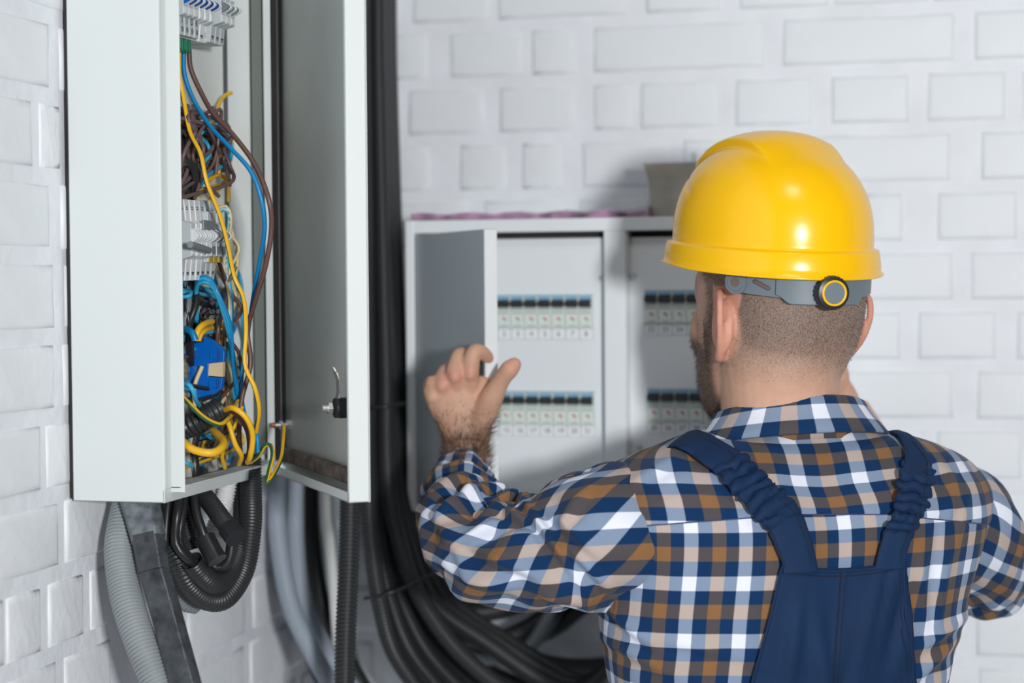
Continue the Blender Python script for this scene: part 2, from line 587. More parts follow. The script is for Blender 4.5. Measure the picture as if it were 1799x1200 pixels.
# ------------------------------------------------------------------ modules on the enclosure plate
def din_module(name, p, wid, h, label, group=None, body=M_LGR, top=M_WHT, tog=None, cat='circuit breaker', depth=0.045, nose=0.058, screw=True, ext=None):
    """p = bottom near corner (x of plate, y, z); grows +x out of plate, +y along rail, +z up"""
    x0, y0, z0 = p
    root = thing(name, (x0, y0 + wid / 2, z0), label, cat, group)
    prof = [(0, 0), (depth, 0), (depth + .002, h * .26), (nose, h * .30), (nose, h * .70), (depth + .002, h * .74), (depth, h), (0, h)]
    mb = MB()
    mb.prism([(x0 + a, y0 + 0.0004, z0 + b) for a, b in prof], (0, wid - 0.0008, 0), 0)
    mb.build('body', body, root, bevel=0.0006)
    mb = MB()
    mb.box((x0 + nose - 0.001, y0 + wid * .12, z0 + h * .32), (x0 + nose + 0.0006, y0 + wid * .88, z0 + h * .42))
    mb.build('face_label', top, root)
    if screw:
        for zz in (0.10, 0.88):
            mb = MB()
            mb.disc((x0 + depth - 0.0004, y0 + wid / 2, z0 + h * zz), (1, 0, 0), wid * .28, 0.0012, 0, seg=12)
            mb.box((x0 + depth + 0.0006, y0 + wid * .3, z0 + h * zz - .0005), (x0 + depth + 0.0011, y0 + wid * .7, z0 + h * zz + .0005), 1)
            mb.build('terminal_screw', [M_STEEL, M_DARK], root)
    if tog:
        mb = MB()
        n = 7
        arc = [(x0 + nose - 0.002 + 0.010 * math.sin(math.pi * i / n), z0 + h * .45 + h * .20 * i / n) for i in range(n + 1)]
        mb.prism([(a, y0 + wid * .14, b) for a, b in arc], (0, wid * .34, 0), 0)
        mb.prism([(a + .001, y0 + wid * .5, b) for a, b in arc], (0, wid * .34, 0), 1)
        mb.build('toggle', [tog, M_WHT], root)
    return root


PX = 0.0550
ORD = ['first', 'second', 'third', 'fourth', 'fifth', 'sixth', 'seventh', 'eighth']


def yfront(x, y, X=PX + 0.055): return on_x(x, y, X)


# top row: narrow breakers with blue rocker toggles
for i in range(6):
    q = yfront(317 + 9.6 * i, 42 + 2.6 * i)
    din_module('circuit_breaker', (PX, q[1], q[2] - 0.010), 0.0115, 0.066,
               ORD[i] + ' slim breaker from the left, blue rocker, top of the open enclosure', 'blue toggled breakers at the top of the enclosure', tog=M_DBLUE if i else M_TBLUE, body=M_WHT if i > 2 else M_LGR)
q = yfront(384, 56)
for i in range(3):
    din_module('circuit_breaker', (PX, q[1] + i * 0.0125, q[2] - 0.010), 0.012, 0.066,
               ORD[i] + ' white breaker with dark grey rocker beside the blue toggled ones', 'grey toggled breakers at the top of the enclosure', tog=M_DGR, body=M_LGR)
# second tier: four lettered terminals and a white plug block
for i, ch in enumerate('IIDK'):
    q = on_x(316 + 8.6 * i, 60 + 2.2 * i, PX + 0.052)
    rt = thing('terminal_block', (PX, q[1], q[2]), ORD[i] + ' small grey screw terminal above the green connector, marked ' + ch, 'terminal', 'lettered terminals under the blue breakers')
    mb = MB(); mb.box((PX, q[1], q[2]), (PX + 0.052, q[1] + 0.0098, q[2] + 0.022))
    mb.build('body', M_LGR, rt, bevel=0.0008)
    tx = bpy.data.curves.new('mark', 'FONT'); tx.body = ch; tx.size = 0.009; tx.align_x = 'CENTER'
    to = bpy.data.objects.new('mark', tx)
    to.matrix_world = Matrix(((0, 0, 1, PX + 0.0526), (1, 0, 0, q[1] + 0.005), (0, 1, 0, q[2] + 0.012), (0, 0, 0, 1)))
    COL.objects.link(to)
    dg = bpy.context.evaluated_depsgraph_get()
    me = bpy.data.meshes.new_from_object(to.evaluated_get(dg)); me.transform(to.matrix_world)
    me.transform(Matrix.Translation(-Vector(rt.location)))
    bpy.data.objects.remove(to)
    me.materials.clear(); me.materials.append(M_DARK)
    o = bpy.data.objects.new('letter', me); o.parent = rt; COL.objects.link(o)
    mb = MB(); mb.disc((PX + 0.0518, q[1] + 0.005, q[2] + 0.006), (1, 0, 0), 0.003, 0.001, seg=12); mb.build('screw', M_STEEL, rt)
q = on_x(345, 71, PX + 0.040)
rt = thing('plug_block', (PX, q[1], q[2]), 'white plastic plug block with a black printed mark right of the lettered terminals', 'terminal')
mb = MB(); mb.box((PX, q[1], q[2]), (PX + 0.040, q[1] + 0.026, q[2] + 0.024)); mb.build('body', M_WHT, rt, bevel=0.001)
mb = MB(); mb.box((PX + 0.020, q[1] - 0.0006, q[2] + 0.014), (PX + 0.026, q[1] + 0.0004, q[2] + 0.018)); mb.build('mark', M_DARK, rt)
for k in range(3):
    mb = MB(); mb.disc((PX + 0.0396, q[1] + 0.006 + 0.0075 * k, q[2] + 0.008), (1, 0, 0), 0.003, 0.0012, seg=12); mb.build('screw', M_LGR, rt)
# green pluggable connector, three ways
q = on_x(314, 87, PX + 0.040)
rt = thing('green_connector', (PX, q[1], q[2]), 'green three-way pluggable connector feeding yellow, blue and brown wires', 'connector')
for k in range(3):
    mb = MB()
    mb.box((PX + 0.012, q[1] + 0.0102 * k, q[2]), (PX + 0.040, q[1] + 0.0102 * k + 0.0097, q[2] + 0.013))
    mb.box((PX + 0.040, q[1] + 0.0102 * k + .003, q[2] + 0.001), (PX + 0.0412, q[1] + 0.0102 * k + .0062, q[2] + 0.012))
    mb.build('way', M_TGRN, rt, bevel=0.0006)

# middle rows
for i in range(4):
    q = on_x(315 + 9.2 * i, 462 - .2 * i, PX + 0.045)
    din_module('circuit_breaker', (PX, q[1], q[2] - 0.018), 0.0112, 0.082,
               ORD[i] + ' pale grey breaker with white rocker in the middle row of the enclosure', 'pale breakers in the middle row of the enclosure', tog=M_WHT, body=M_WHT if i else M_LGR)
for i in range(3):
    q = on_x(351 + 9.0 * i, 461, PX + 0.045)
    din_module('circuit_breaker', (PX, q[1], q[2] - 0.018), 0.0112, 0.082,
               ORD[i] + ' breaker with dark grey face in the middle row of the enclosure', 'dark faced breakers in the middle row of the enclosure', tog=M_DGR, body=M_LGR, top=M_DGR)
q = on_x(352, 411, PX + 0.056)
rt = thing('busbar_cover', (PX, q[1], q[2]), 'slate grey cover plate across the middle row of breakers', 'cover')
mb = MB(); mb.box((PX + 0.0575, q[1] - 0.001, q[2]), (PX + 0.0605, q[1] + 0.029, q[2] + 0.014)); mb.build('plate', M_DGR, rt, bevel=0.001)
q = on_x(316, 437, PX + 0.060)
rt = thing('toggle_bar', (PX, q[1], q[2]), 'dark grey linking bar across the breaker rockers in the middle row', 'breaker bar')
mb = MB()
sweep(mb, crom([(PX + 0.071, q[1], q[2] + .004), (PX + 0.071, q[1] + .03, q[2] + 0.001), (PX + 0.069, q[1] + .05, q[2] - 0.001)], 0.003), 0.0035, 8)
mb.build('bar', M_DGR, rt)
for i in range(3):
    q = on_x(363 + 8.3 * i, 461, PX + 0.05)
    rt = thing('terminal_block', (PX, q[1], q[2]), ORD[i] + ' tall grey terminal with an ochre tip beside the middle breakers', 'terminal', 'ochre tipped terminals beside the middle breakers')
    mb = MB(); mb.box((PX, q[1], q[2]), (PX + 0.052, q[1] + 0.0095, q[2] + 0.052)); mb.build('body', M_LGR, rt, bevel=0.0006)
    mb = MB(); mb.box((PX + 0.040, q[1] + .001, q[2]), (PX + 0.0535, q[1] + 0.0085, q[2] + 0.009)); mb.build('ochre_tip', mat('ochre_plastic', srgb(176, 146, 30), .5), rt)
for i in range(6):
    q = on_x(316 + 7.6 * i, 490, PX + 0.040)
    rt = thing('terminal_block', (PX, q[1], q[2]), ORD[i] + ' short grey screw terminal in the strip below the middle breakers', 'terminal', 'screw terminals below the middle breakers')
    mb = MB(); mb.box((PX, q[1], q[2]), (PX + 0.040, q[1] + 0.0085, q[2] + 0.016)); mb.build('body', M_LGR if i % 2 else M_WHT, rt, bevel=0.0006)
    mb = MB(); mb.box((PX + 0.0396, q[1] + .0015, q[2] + .006), (PX + 0.041, q[1] + .007, q[2] + .012)); mb.build('screw_slot', M_PAPER, rt)

# blue flat terminal module seen on its side
YM = -0.655
mx = lambda x, y: on_y(x, y, YM)
rt = thing('blue_terminal_module', tuple(mx(322, 700)), 'bright blue flat terminal module with a cream insert among the wires', 'terminal')
poly = [mx(*p) for p in [(316, 600), (322, 592), (362, 592), (377, 599), (394, 617), (393, 636), (366, 638), (366, 662), (391, 664), (388, 684), (362, 702), (318, 698)]]
mb = MB(); mb.prism(poly, (0, 0.007, 0)); mb.build('body', M_TBLUE, rt, bevel=0.0006)
mb = MB()
for (a, b, c_, d) in [(369, 615, 386, 632), (367, 667, 384, 681)]:
    p0, p1 = mx(a, d), mx(c_, b)
    mb.box((p0[0], YM - 0.0012, p0[2]), (p1[0], YM + 0.001, p1[2]), 0)
    mb.box((p1[0] - 0.0015, YM - 0.002, p0[2] - .001), (p1[0], YM + 0.001, p1[2] + .001), 1)
mb.build('latch', [M_TBLUE, M_DBLUE], rt, bevel=0.0004)
mb = MB()
mb.prism([mx(367, 639), mx(392, 636), mx(391, 662), mx(366, 660)], (0, 0.006, 0)); mb.build('cream_insert', M_TBEI, rt)
mb = MB()
for p in [(334, 634), (333, 654)]: mb.disc(mx(*p) - np.array([0, .0004, 0]), (0, -1, 0), 0.0012, 0.0006, seg=10)
mb.build('pin_hole', M_DARK, rt)
# screw terminal comb behind it
q = on_x(318, 700, PX + 0.012)
rt = thing('neutral_bar', (PX, q[1], q[2]), 'brass neutral bar with a column of screws at the left edge of the blue module', 'terminal bar')
z0, z1 = q[2] + 0.0, on_x(318, 562, PX + 0.012)[2]
mb = MB(); mb.box((PX + 0.004, YM - 0.013, z0), (PX + 0.012, YM - 0.005, z1)); mb.build('bar', M_BRASS, rt)
for k in range(13):
    zz = z0 + (k + .5) * (z1 - z0) / 13
    mb = MB(); mb.disc((PX + 0.012, YM - 0.009, zz), (1, 0, 0), 0.003, 0.003, seg=10); mb.disc((PX + 0.008, YM - 0.013, zz), (0, -1, 0), 0.0028, 0.002, seg=10)
    mb.build('screw', M_STEEL, rt)
q = on_y(360, 592, YM + 0.03)
rt = thing('earth_bar', tuple(q), 'brass earth bar with screws above the blue module, yellow wires plugged in', 'terminal bar')
z1 = on_y(360, 558, YM + 0.03)[2]
mb = MB(); mb.box((q[0] - .002, YM + .022, q[2] - .01), (q[0] + .006, YM + .03, z1)); mb.build('bar', M_BRASS, rt)
for k in range(5):
    mb = MB(); mb.disc((q[0] + .012, YM + .024, q[2] + (k + .2) * .0065), (0, -1, 0), 0.0028, 0.004, seg=10); mb.disc((q[0] + .019, YM + .026, q[2] + (k + .2) * .0065), (0, -1, 0), 0.0028, 0.004, seg=10)
    mb.build('screw', M_STEEL, rt)
mb = MB(); mb.box((q[0] + .009, YM + .026, q[2] - .01), (q[0] + .024, YM + .03, z1)); mb.build('screw_carrier', M_BRASS, rt)


# ------------------------------------------------------------------ wires
def wire(name, pts, r, m, label, cat='wire', group=None, seg=8, step=0.006, stripe=None, D=None):
    P = pxp(pts, D)
    P[:, 0] = np.maximum(P[:, 0], 0.0575)
    mb = MB()
    sweep(mb, crom(P, step), r, seg, stripe=stripe)
    o = mb.build(name, m, loc=P[0])
    return tag(o, label, cat, group)


WR = 0.0019
YG = [M_YEL, M_GRN]
# D for a photo point inside the box: px 320 -> ~1.86 .. px 410 -> ~2.0
wire('insulated_wire', [(315, 86, 1.86), (315, 130, 1.85), (322, 170, 1.85), (333, 230, 1.84), (352, 270, 1.83), (363, 320, 1.83), (385, 375, 1.84), (400, 430, 1.85), (411, 485, 1.86), (428, 525, 1.86), (432, 580, 1.85), (430, 640, 1.85), (447, 680, 1.85), (455, 720, 1.86), (450, 760, 1.88)], 0.0023, YG, 'long yellow and green wire winding from the green connector down the open enclosure', stripe=(1, 5))
wire('insulated_wire', [(323, 86, 1.87), (324, 130, 1.87), (340, 175, 1.87), (368, 220, 1.86), (400, 255, 1.85), (440, 300, 1.84), (459, 350, 1.84), (465, 400, 1.85), (457, 455, 1.87), (447, 510, 1.89), (435, 590, 1.92), (424, 670, 1.93), (430, 730, 1.9), (450, 760, 1.88), (453, 795, 1.88)], 0.0024, M_BLU, 'long bright blue wire arching from the green connector to the sill')
wire('insulated_wire', [(332, 86, 1.88), (335, 120, 1.88), (352, 160, 1.88), (375, 200, 1.87), (412, 240, 1.86), (448, 290, 1.85), (472, 350, 1.84), (477, 400, 1.85), (467, 465, 1.86), (448, 530, 1.88), (435, 580, 1.9), (440, 640, 1.9), (425, 700, 1.9), (420, 760, 1.9), (423, 800, 1.92)], 0.0026, M_BRN, 'long brown wire bulging out beyond the edge of the open enclosure')
wire('insulated_wire', [(407, 163, 2.03), (395, 168, 2.02), (384, 185, 2.0), (378, 220, 1.98), (374, 260, 1.97)], 0.0022, M_YEL, 'short yellow wire bending over the top of the brown tangle')
wire('insulated_wire', [(320, 775, 1.8), (340, 790, 1.79), (370, 796, 1.79), (388, 788, 1.8), (392, 775, 1.82), (375, 757, 1.85)], 0.0042, M_YEL, 'thick yellow wire hooked below the black corrugated tube', step=0.004)
wire('insulated_wire', [(390, 722, 1.84), (410, 717, 1.82), (433, 735, 1.82), (444, 765, 1.83), (440, 800, 1.84), (435, 812, 1.86)], 0.0030, M_YEL, 'thick yellow wire arching out of the corrugated tube towards the sill', step=0.004)
wire('insulated_wire', [(388, 722, 1.85), (402, 745, 1.84), (413, 780, 1.84), (424, 800, 1.85), (420, 815, 1.87)], 0.0027, M_YEL, 'yellow wire dropping straight from the corrugated tube to the sill', step=0.004)
wire('insulated_wire', [(395, 726, 1.86), (415, 728, 1.85), (434, 755, 1.86), (438, 790, 1.87), (432, 805, 1.88)], 0.0026, M_BRN, 'brown wire arching beside the yellow one out of the corrugated tube', step=0.004)
wire('insulated_wire', [(316, 692, 1.8), (335, 712, 1.79), (360, 735, 1.79), (385, 746, 1.8), (398, 738, 1.82), (408, 728, 1.86)], 0.0024, YG, 'green and yellow wire draped across the black corrugated tube', step=0.004, stripe=(1, 2, 5, 6))
wire('insulated_wire', [(395, 822, 1.9), (390, 800, 1.88), (398, 775, 1.87), (412, 748, 1.88), (425, 715, 1.9)], 0.0022, YG, 'green and yellow wire standing on the enclosure sill left of centre', stripe=(2, 6))
wire('insulated_wire', [(440, 812, 1.9), (455, 800, 1.89), (465, 783, 1.88), (475, 782, 1.88), (479, 800, 1.87), (472, 830, 1.86), (469, 848, 1.85), (480, 835, 1.86), (494, 805, 1.9), (498, 775, 1.93), (500, 748, 1.96)], 0.0023, YG, 'earth wire looping over the sill up to the stud on the enclosure door', stripe=(1, 2, 5, 6), step=0.004)
wire('insulated_wire', [(317, 675, 1.8), (332, 676, 1.79), (340, 688, 1.79), (344, 702, 1.8), (350, 712, 1.82)], 0.0024, M_CYA, 'light blue wire bent across the lower corner of the blue module', step=0.004)
wire('insulated_wire', [(318, 808, 1.82), (328, 814, 1.82), (338, 818, 1.83)], 0.0024, M_CYA, 'short light blue wire end in the bottom left of the enclosure', step=0.004)
wire('insulated_wire', [(327, 578, 1.86), (338, 585, 1.85), (343, 598, 1.85)], 0.0036, M_BLU, 'thick blue wire plugged into the top of the blue module', step=0.004)
wire('insulated_wire', [(344, 598, 1.86), (348, 580, 1.86), (358, 570, 1.87), (372, 565, 1.9)], 0.0034, M_YEL, 'thick yellow wire bent into the brass earth bar, upper one', step=0.004)
wire('insulated_wire', [(349, 598, 1.87), (352, 588, 1.87), (360, 580, 1.88), (372, 576, 1.91)], 0.0030, M_YEL, 'thick yellow wire bent into the brass earth bar, lower one', step=0.004)
wire('insulated_wire', [(320, 522, 1.85), (335, 519, 1.85), (330, 512, 1.86), (318, 514, 1.86)], 0.0022, M_CYA, 'light blue wire end hanging beside the black cables', step=0.004)
# loops of black cable in the upper left of the tangle
for k in range(4):
    s = 5.6 * k
    wire('control_cable', [(314, 350 - s * .4, 1.84 + .01 * k), (316, 300 - s * .3, 1.84), (326, 288 - s * .5, 1.84), (338 + s * .3, 300 - s * .4, 1.85), (340 + s * .5, 325, 1.86), (332 + s * .4, 352, 1.87), (322 + s, 362, 1.88)], 0.0023, M_BLK, ['innermost', 'second', 'third', 'outermost'][k] + ' black control cable bent in a loop above the middle breakers', 'cable', 'black cable loops above the middle breakers')
for k, (a, b, c_) in enumerate([(318, 322, 316), (324, 332, 322), (332, 326, 334), (340, 345, 330)]):
    wire('control_cable', [(a, 488, 1.9), (b, 530, 1.88), (c_, 580, 1.88), (c_ + 2, 640, 1.92)], 0.0034, M_BLK if k != 1 else M_DGR, ORD[k] + ' dark control cable hanging under the terminals of the middle row', 'cable', 'black cables below the middle terminals')
for k, (a, b, c_, mm) in enumerate([(322, 335, 330, M_GRY), (350, 362, 372, M_GRY), (333, 328, 340, M_BLK), (340, 344, 336, M_BLK), (318, 325, 322, M_BLK)]):
    wire('sheathed_cable', [(a, 690, 1.94), (b, 760, 1.92 + (b > 350) * .06), (c_, 800, 1.91 + (b > 350) * .07), (c_ + 3, 838, 1.91 + (b > 350) * .07), (c_ + 5, 900, 1.93 + (b > 350) * .06)], 0.0062 if mm is M_GRY else 0.005, mm, ['left pale grey', 'right pale grey', 'middle black', 'right black', 'leftmost black'][k] + ' sheathed cable entering through the floor of the enclosure', 'cable', '%s cables entering the enclosure floor' % ('pale grey' if mm is M_GRY else 'black'), seg=10)


def tangle(n, x0, x1, y0, y1, mats, label, group, r=0.0021, seed=0, loops=True, D0=1.93):
    rnd = random.Random(seed)
    for i in range(n):
        m = mats[i % len(mats)]
        xa = rnd.uniform(x0, x1)
        P = []
        k = rnd.randint(5, 7)
        yy = rnd.uniform(y0, y0 + (y1 - y0) * 0.25)
        ye = rnd.uniform(y0 + (y1 - y0) * 0.65, y1)
        up = rnd.random() < 0.45 and loops
        d = D0 + rnd.uniform(-0.05, 0.05)
        for j in range(k):
            f = j / (k - 1)
            ypos = yy + (ye - yy) * (f if not up else (1 - abs(2 * f - 1) if False else abs(2 * f - 1)))
            xx = xa + rnd.uniform(-1, 1) * 20 + (f - .5) * rnd.choice((-1, 1)) * (34 if up else 14)
            xx = min(max(xx, x0 - 2), x1)
            if j in (0, k - 1) and rnd.random() < 0.65: xx = x0 - rnd.uniform(6, 20)
            P.append((xx, ypos, d + rnd.uniform(-0.015, 0.015) + (xx - 360) * 0.0012))
        wire('tangled_wire', P, r * rnd.uniform(0.9, 1.15), m[0], m[1] + ' ' + label, 'wire', m[1] + ' ' + group, step=0.006, seg=7)


tangle(30, 314, 404, 178, 352, [(M_TAU, 'taupe brown')], 'wire in the tangle above the middle breakers', 'wires in the upper tangle', seed=3)
tangle(10, 340, 404, 205, 356, [(M_YEL, 'yellow'), (M_BEI, 'cream'), (M_CYA, 'light blue')], 'wire in the tangle above the middle breakers', 'wires in the upper tangle', seed=5, D0=1.95)
for k, mm in enumerate([M_BEI, M_CYA, M_BEI, M_CYA]):
    wire('insulated_wire', [(370 + 2 * k, 392, 1.93), (378, 372 + 2 * k, 1.92), (395, 362 + 2 * k, 1.92), (405 - k, 380, 1.92), (402 - k, 420, 1.93), (394 + 2 * k, 470, 1.94), (404 + k, 530, 1.93), (400 + 2 * k, 600, 1.93)], 0.0022, mm,
         ('cream' if mm is M_BEI else 'light blue') + ' wire arching over beside the ochre tipped terminals', 'wire', ('cream' if mm is M_BEI else 'light blue') + ' arched wires by the ochre terminals')
for k in range(4):
    wire('insulated_wire', [(346 - k, 560, 1.90), (345, 510 - 4 * k, 1.88), (352, 497 - 3 * k, 1.87), (368, 498 - 3 * k, 1.87), (382 + k, 520, 1.87), (398 + 2 * k, 570, 1.88), (410, 630 + 5 * k, 1.90), (418, 700, 1.92)], 0.0023, M_BLU if k % 2 else M_CYA,
         ('deep' if k % 2 else 'light') + ' blue wire arching under the middle terminals and running down', 'wire', ('deep' if k % 2 else 'light') + ' blue arched wires under the middle terminals')
tangle(26, 325, 412, 488, 640, [(M_BLK, 'black'), (M_CYA, 'light blue'), (M_CYA, 'light blue'), (M_BEI, 'cream'), (M_BLU, 'deep blue'), (M_TAU, 'taupe brown')], 'wire in the tangle around the blue module', 'wires in the lower tangle', seed=11, loops=False, D0=1.975)
tangle(20, 322, 425, 640, 832, [(M_BLK, 'black'), (M_CYA, 'light blue'), (M_BEI, 'cream'), (M_YEL, 'yellow'), (M_BRN, 'brown'), (M_BLU, 'deep blue')], 'wire in the bottom of the enclosure', 'wires in the bottom of the enclosure', seed=23, loops=False, D0=1.97)
tangle(9, 385, 425, 380, 800, [(M_CYA, 'light blue'), (M_BEI, 'cream'), (M_BRN, 'brown')], 'wire running down the far side of the enclosure', 'wires on the far side of the enclosure', seed=31, loops=False, D0=1.93)


# ------------------------------------------------------------------ conduits
def conduit(name, pts, r, m, label, cat='conduit', group=None, pitch=0.0036, rib=0.0014, seg=16, open_end=False, D=None, plain=False, world=None, pat=(0, 0, -1, -1)):
    P = pxp(pts, D) if world is None else np.array(world)
    if world is None:
        P[:, 0] = np.maximum(P[:, 0], r + 0.006)
        P[:, 1] = np.minimum(P[:, 1], -(r + 0.006))
    S = crom(P, 0.008 if plain else pitch / len(pat))
    mb = MB()
    rib = None if plain else rib
    if open_end:
        sweep(mb, S, r, seg, caps=(True, False), rib=rib)
        T = S[-1] - S[-3]; T /= np.linalg.norm(T)
        sweep(mb, np.array([S[-1], S[-1] - T * .002, S[-1] - T * 0.012]), np.array([r, r * .85, r * .8]), seg, caps=(False, True))
    else:
        sweep(mb, S, r, seg, rib=rib, pat=pat)
    o = mb.build(name, m, loc=P[0])
    return tag(o, label, cat, group)


conduit('corrugated_tube', [(300, 768, 1.84), (330, 748, 1.83), (360, 733, 1.83), (386, 718, 1.84)], 0.0118, M_CONDUIT, 'short black corrugated tube lying inside the enclosure, wires coming from its end', pitch=0.0048, rib=0.002, open_end=True)
conduit('corrugated_conduit', [(228, 872, 1.86), (219, 910, 1.84), (211, 960, 1.82), (216, 1020, 1.80), (230, 1080, 1.78), (256, 1150, 1.76), (300, 1250, 1.74), (350, 1350, 1.72)], 0.0158, M_CONDG, 'thick light grey corrugated conduit below the enclosure, nearest the camera', pitch=0.0038, rib=0.0030, seg=24, pat=(0, .1, 0, -.9, -1))
# loops under the box
conduit('corrugated_conduit', [(440, 800, 2.00), (441, 870, 1.99), (440, 930, 1.97), (428, 1000, 1.95), (398, 1048, 1.92), (365, 1053, 1.90), (335, 1030, 1.88), (316, 995, 1.87), (303, 950, 1.88), (300, 860, 1.9)], 0.0122, M_CONDUIT, 'black corrugated conduit hanging in the largest loop under the enclosure')
conduit('corrugated_conduit', [(425, 830, 2.03), (428, 880, 2.01), (424, 950, 1.97), (402, 1008, 1.93), (375, 1025, 1.89), (350, 1005, 1.87), (336, 985, 1.86)], 0.0118, M_CONDUIT, 'black corrugated conduit looping inside the largest loop, open end with cables', open_end=True)
conduit('corrugated_conduit', [(292, 1005, 1.93), (303, 1035, 1.93), (325, 1055, 1.94), (345, 1060, 1.95)], 0.0115, M_DGR, 'short dark grey corrugated conduit at the bottom of the loops', open_end=False)
conduit('corrugated_conduit', [(340, 850, 1.915), (366, 880, 1.89), (390, 912, 1.86), (408, 936, 1.84)], 0.0098, M_CONDUIT, 'black corrugated stub pointing down right under the enclosure')
conduit('end_cap', [(402, 929, 1.845), (410, 939, 1.838), (414, 945, 1.835)], 0.0112, M_BLACKP, 'smooth black rubber cap on the down-pointing stub', plain=True, cat='cap')
conduit('corrugated_conduit', [(325, 900, 1.92), (330, 940, 1.92), (336, 965, 1.92)], 0.0100, M_CONDUIT, 'black corrugated stub hidden among the cables under the enclosure')
conduit('end_cap', [(360, 945, 1.87), (370, 965, 1.865), (382, 985, 1.86)], 0.0105, M_BLACKP, 'smooth black rubber sleeve with a cable entering, in the middle of the loops', plain=True, open_end=False, cat='cap')
conduit('corrugated_conduit', [(402, 830, 1.97), (396, 870, 1.97), (386, 905, 1.96), (375, 940, 1.96)], 0.0105, M_CONDW, 'off-white corrugated conduit behind the black stubs')
for k, L in enumerate([[(318, 860, 1.87), (312, 900, 1.85), (308, 950, 1.85), (322, 975, 1.85), (340, 992, 1.86)], [(326, 860, 1.88), (320, 905, 1.86), (314, 950, 1.855), (326, 972, 1.855), (344, 990, 1.865)],
                       [(298, 860, 1.88), (292, 920, 1.87), (290, 970, 1.87), (295, 1012, 1.9)], [(305, 860, 1.9), (298, 930, 1.88), (296, 980, 1.88), (299, 1020, 1.91)],
                       [(340, 860, 1.88), (345, 900, 1.87), (355, 930, 1.865), (364, 955, 1.865)], [(334, 860, 1.9), (342, 910, 1.88), (352, 935, 1.87), (362, 958, 1.87)],
                       [(408, 950, 1.9), (402, 985, 1.9), (385, 1000, 1.9), (372, 990, 1.9)]]):
    conduit('black_cable', L, 0.0046 if k != 6 else 0.006, M_BLK, ['black cable curving into the open end of the inner loop, outer one', 'black cable curving into the open end of the inner loop, inner one', 'leftmost black cable hanging straight under the enclosure', 'second black cable from the left hanging under the enclosure', 'black cable entering the smooth rubber sleeve, right one', 'black cable entering the smooth rubber sleeve, left one', 'short black cable hooked behind the stubs'][k], cat='cable', plain=True, seg=10)
# taped flat duct
rt = thing('cable_duct', tuple(px(243, 885, 1.80)), 'dusty black rectangular cable duct leaning down beside the grey corrugated conduit', 'cable duct')


def duct_seg(name, a, b, wa, wb, th, m, D0=1.80, D1=1.70):
    A, B = px(*a, D0), px(*b, D1)
    ax = (B - A) / np.linalg.norm(B - A)
    side = RGT * 0.93 + FWD * 0.36; side = side - ax * side.dot(ax); side /= np.linalg.norm(side)
    nn = np.cross(ax, side)
    rings = []
    for P_, w_ in ((A, wa), (B, wb)):
        rings.append([P_ + side * sx * w_ / 2 + nn * sy * th / 2 for sx, sy in ((-1, -.5), (.3, -1.4), (1, -.5), (1, .5), (.3, 1.4), (-1, .5))])
    mb = MB(); mb.loft(rings, smooth=False)
    o = mb.build(name, m, rt, bevel=0.0015)
    return o


dd = lambda a: tuple(a)
duct_seg('upper_sleeve', (243, 868), (262, 948), 0.038, 0.034, 0.020, M_DUCT, 1.82, 1.80)
duct_seg('middle_sleeve', (260, 940), (271, 1004), 0.032, 0.030, 0.017, M_TAPE, 1.80, 1.785)
duct_seg('duct_body', (268, 990), (345, 1270), 0.030, 0.029, 0.016, M_TAPE, 1.79, 1.72)
a, b = px(276, 960, 1.776), px(328, 1180, 1.722)

# grey and black conduits between the enclosure and the corner
conduit('corrugated_conduit', [(492, 0, 2.34), (490, 500, 2.34), (488, 850, 2.30), (490, 950, 2.27), (510, 1060, 2.22), (545, 1140, 2.20), (600, 1230, 2.18), (680, 1330, 2.18)], 0.0118, M_CONDL, 'leftmost pale blue grey conduit hanging in the corner', pitch=0.0044, rib=0.0022)
conduit('corrugated_conduit', [(524, 0, 2.38), (524, 500, 2.38), (520, 850, 2.34), (520, 950, 2.31), (532, 1050, 2.28), (560, 1120, 2.26), (605, 1190, 2.24), (680, 1290, 2.22)], 0.0118, M_CONDL, 'second pale blue grey conduit in the corner, beside the leftmost', pitch=0.0044, rib=0.0022)
conduit('corrugated_conduit', [(548, 0, 2.42), (548, 500, 2.42), (545, 850, 2.40), (548, 960, 2.36), (565, 1060, 2.33), (600, 1140, 2.31), (650, 1230, 2.3)], 0.0118, M_CONDUIT, 'dark conduit between the pale ones and the white strip')
conduit('corrugated_conduit', [(510, -60, 2.43), (508, 400, 2.43), (508, 850, 2.43), (506, 980, 2.42), (525, 1090, 2.40), (560, 1180, 2.38), (600, 1260, 2.37)], 0.0118, M_CONDUIT, 'black conduit in shadow behind the pale grey pair')
conduit('flat_white_cable', [(572, -60, 2.38), (570, 400, 2.37), (570, 850, 2.33), (578, 950, 2.30), (586, 1030, 2.28), (590, 1080, 2.27), (594, 1140, 2.27)], 0.0075, M_CONDW, 'smooth white cable hanging among the dark conduits', cat='cable', plain=True, seg=12)
conduit('corrugated_conduit', [(596, -60, 2.40), (594, 400, 2.39), (592, 850, 2.35), (596, 950, 2.33), (600, 1060, 2.34), (620, 1180, 2.32), (650, 1270, 2.3)], 0.0118, M_DGR, 'dark grey conduit right of the white cable')
conduit('corrugated_conduit', [(628, -60, 2.22), (624, 300, 2.20), (618, 650, 2.12), (615, 880, 2.08), (612, 1000, 2.06), (607, 1120, 2.04), (604, 1280, 2.02)], 0.0122, M_CONDUIT, 'black corrugated conduit hanging straight down under the enclosure door', pitch=0.0046)
nb = 8
lab = ['leftmost', 'second', 'third', 'fourth', 'fifth', 'sixth', 'seventh', 'outermost']
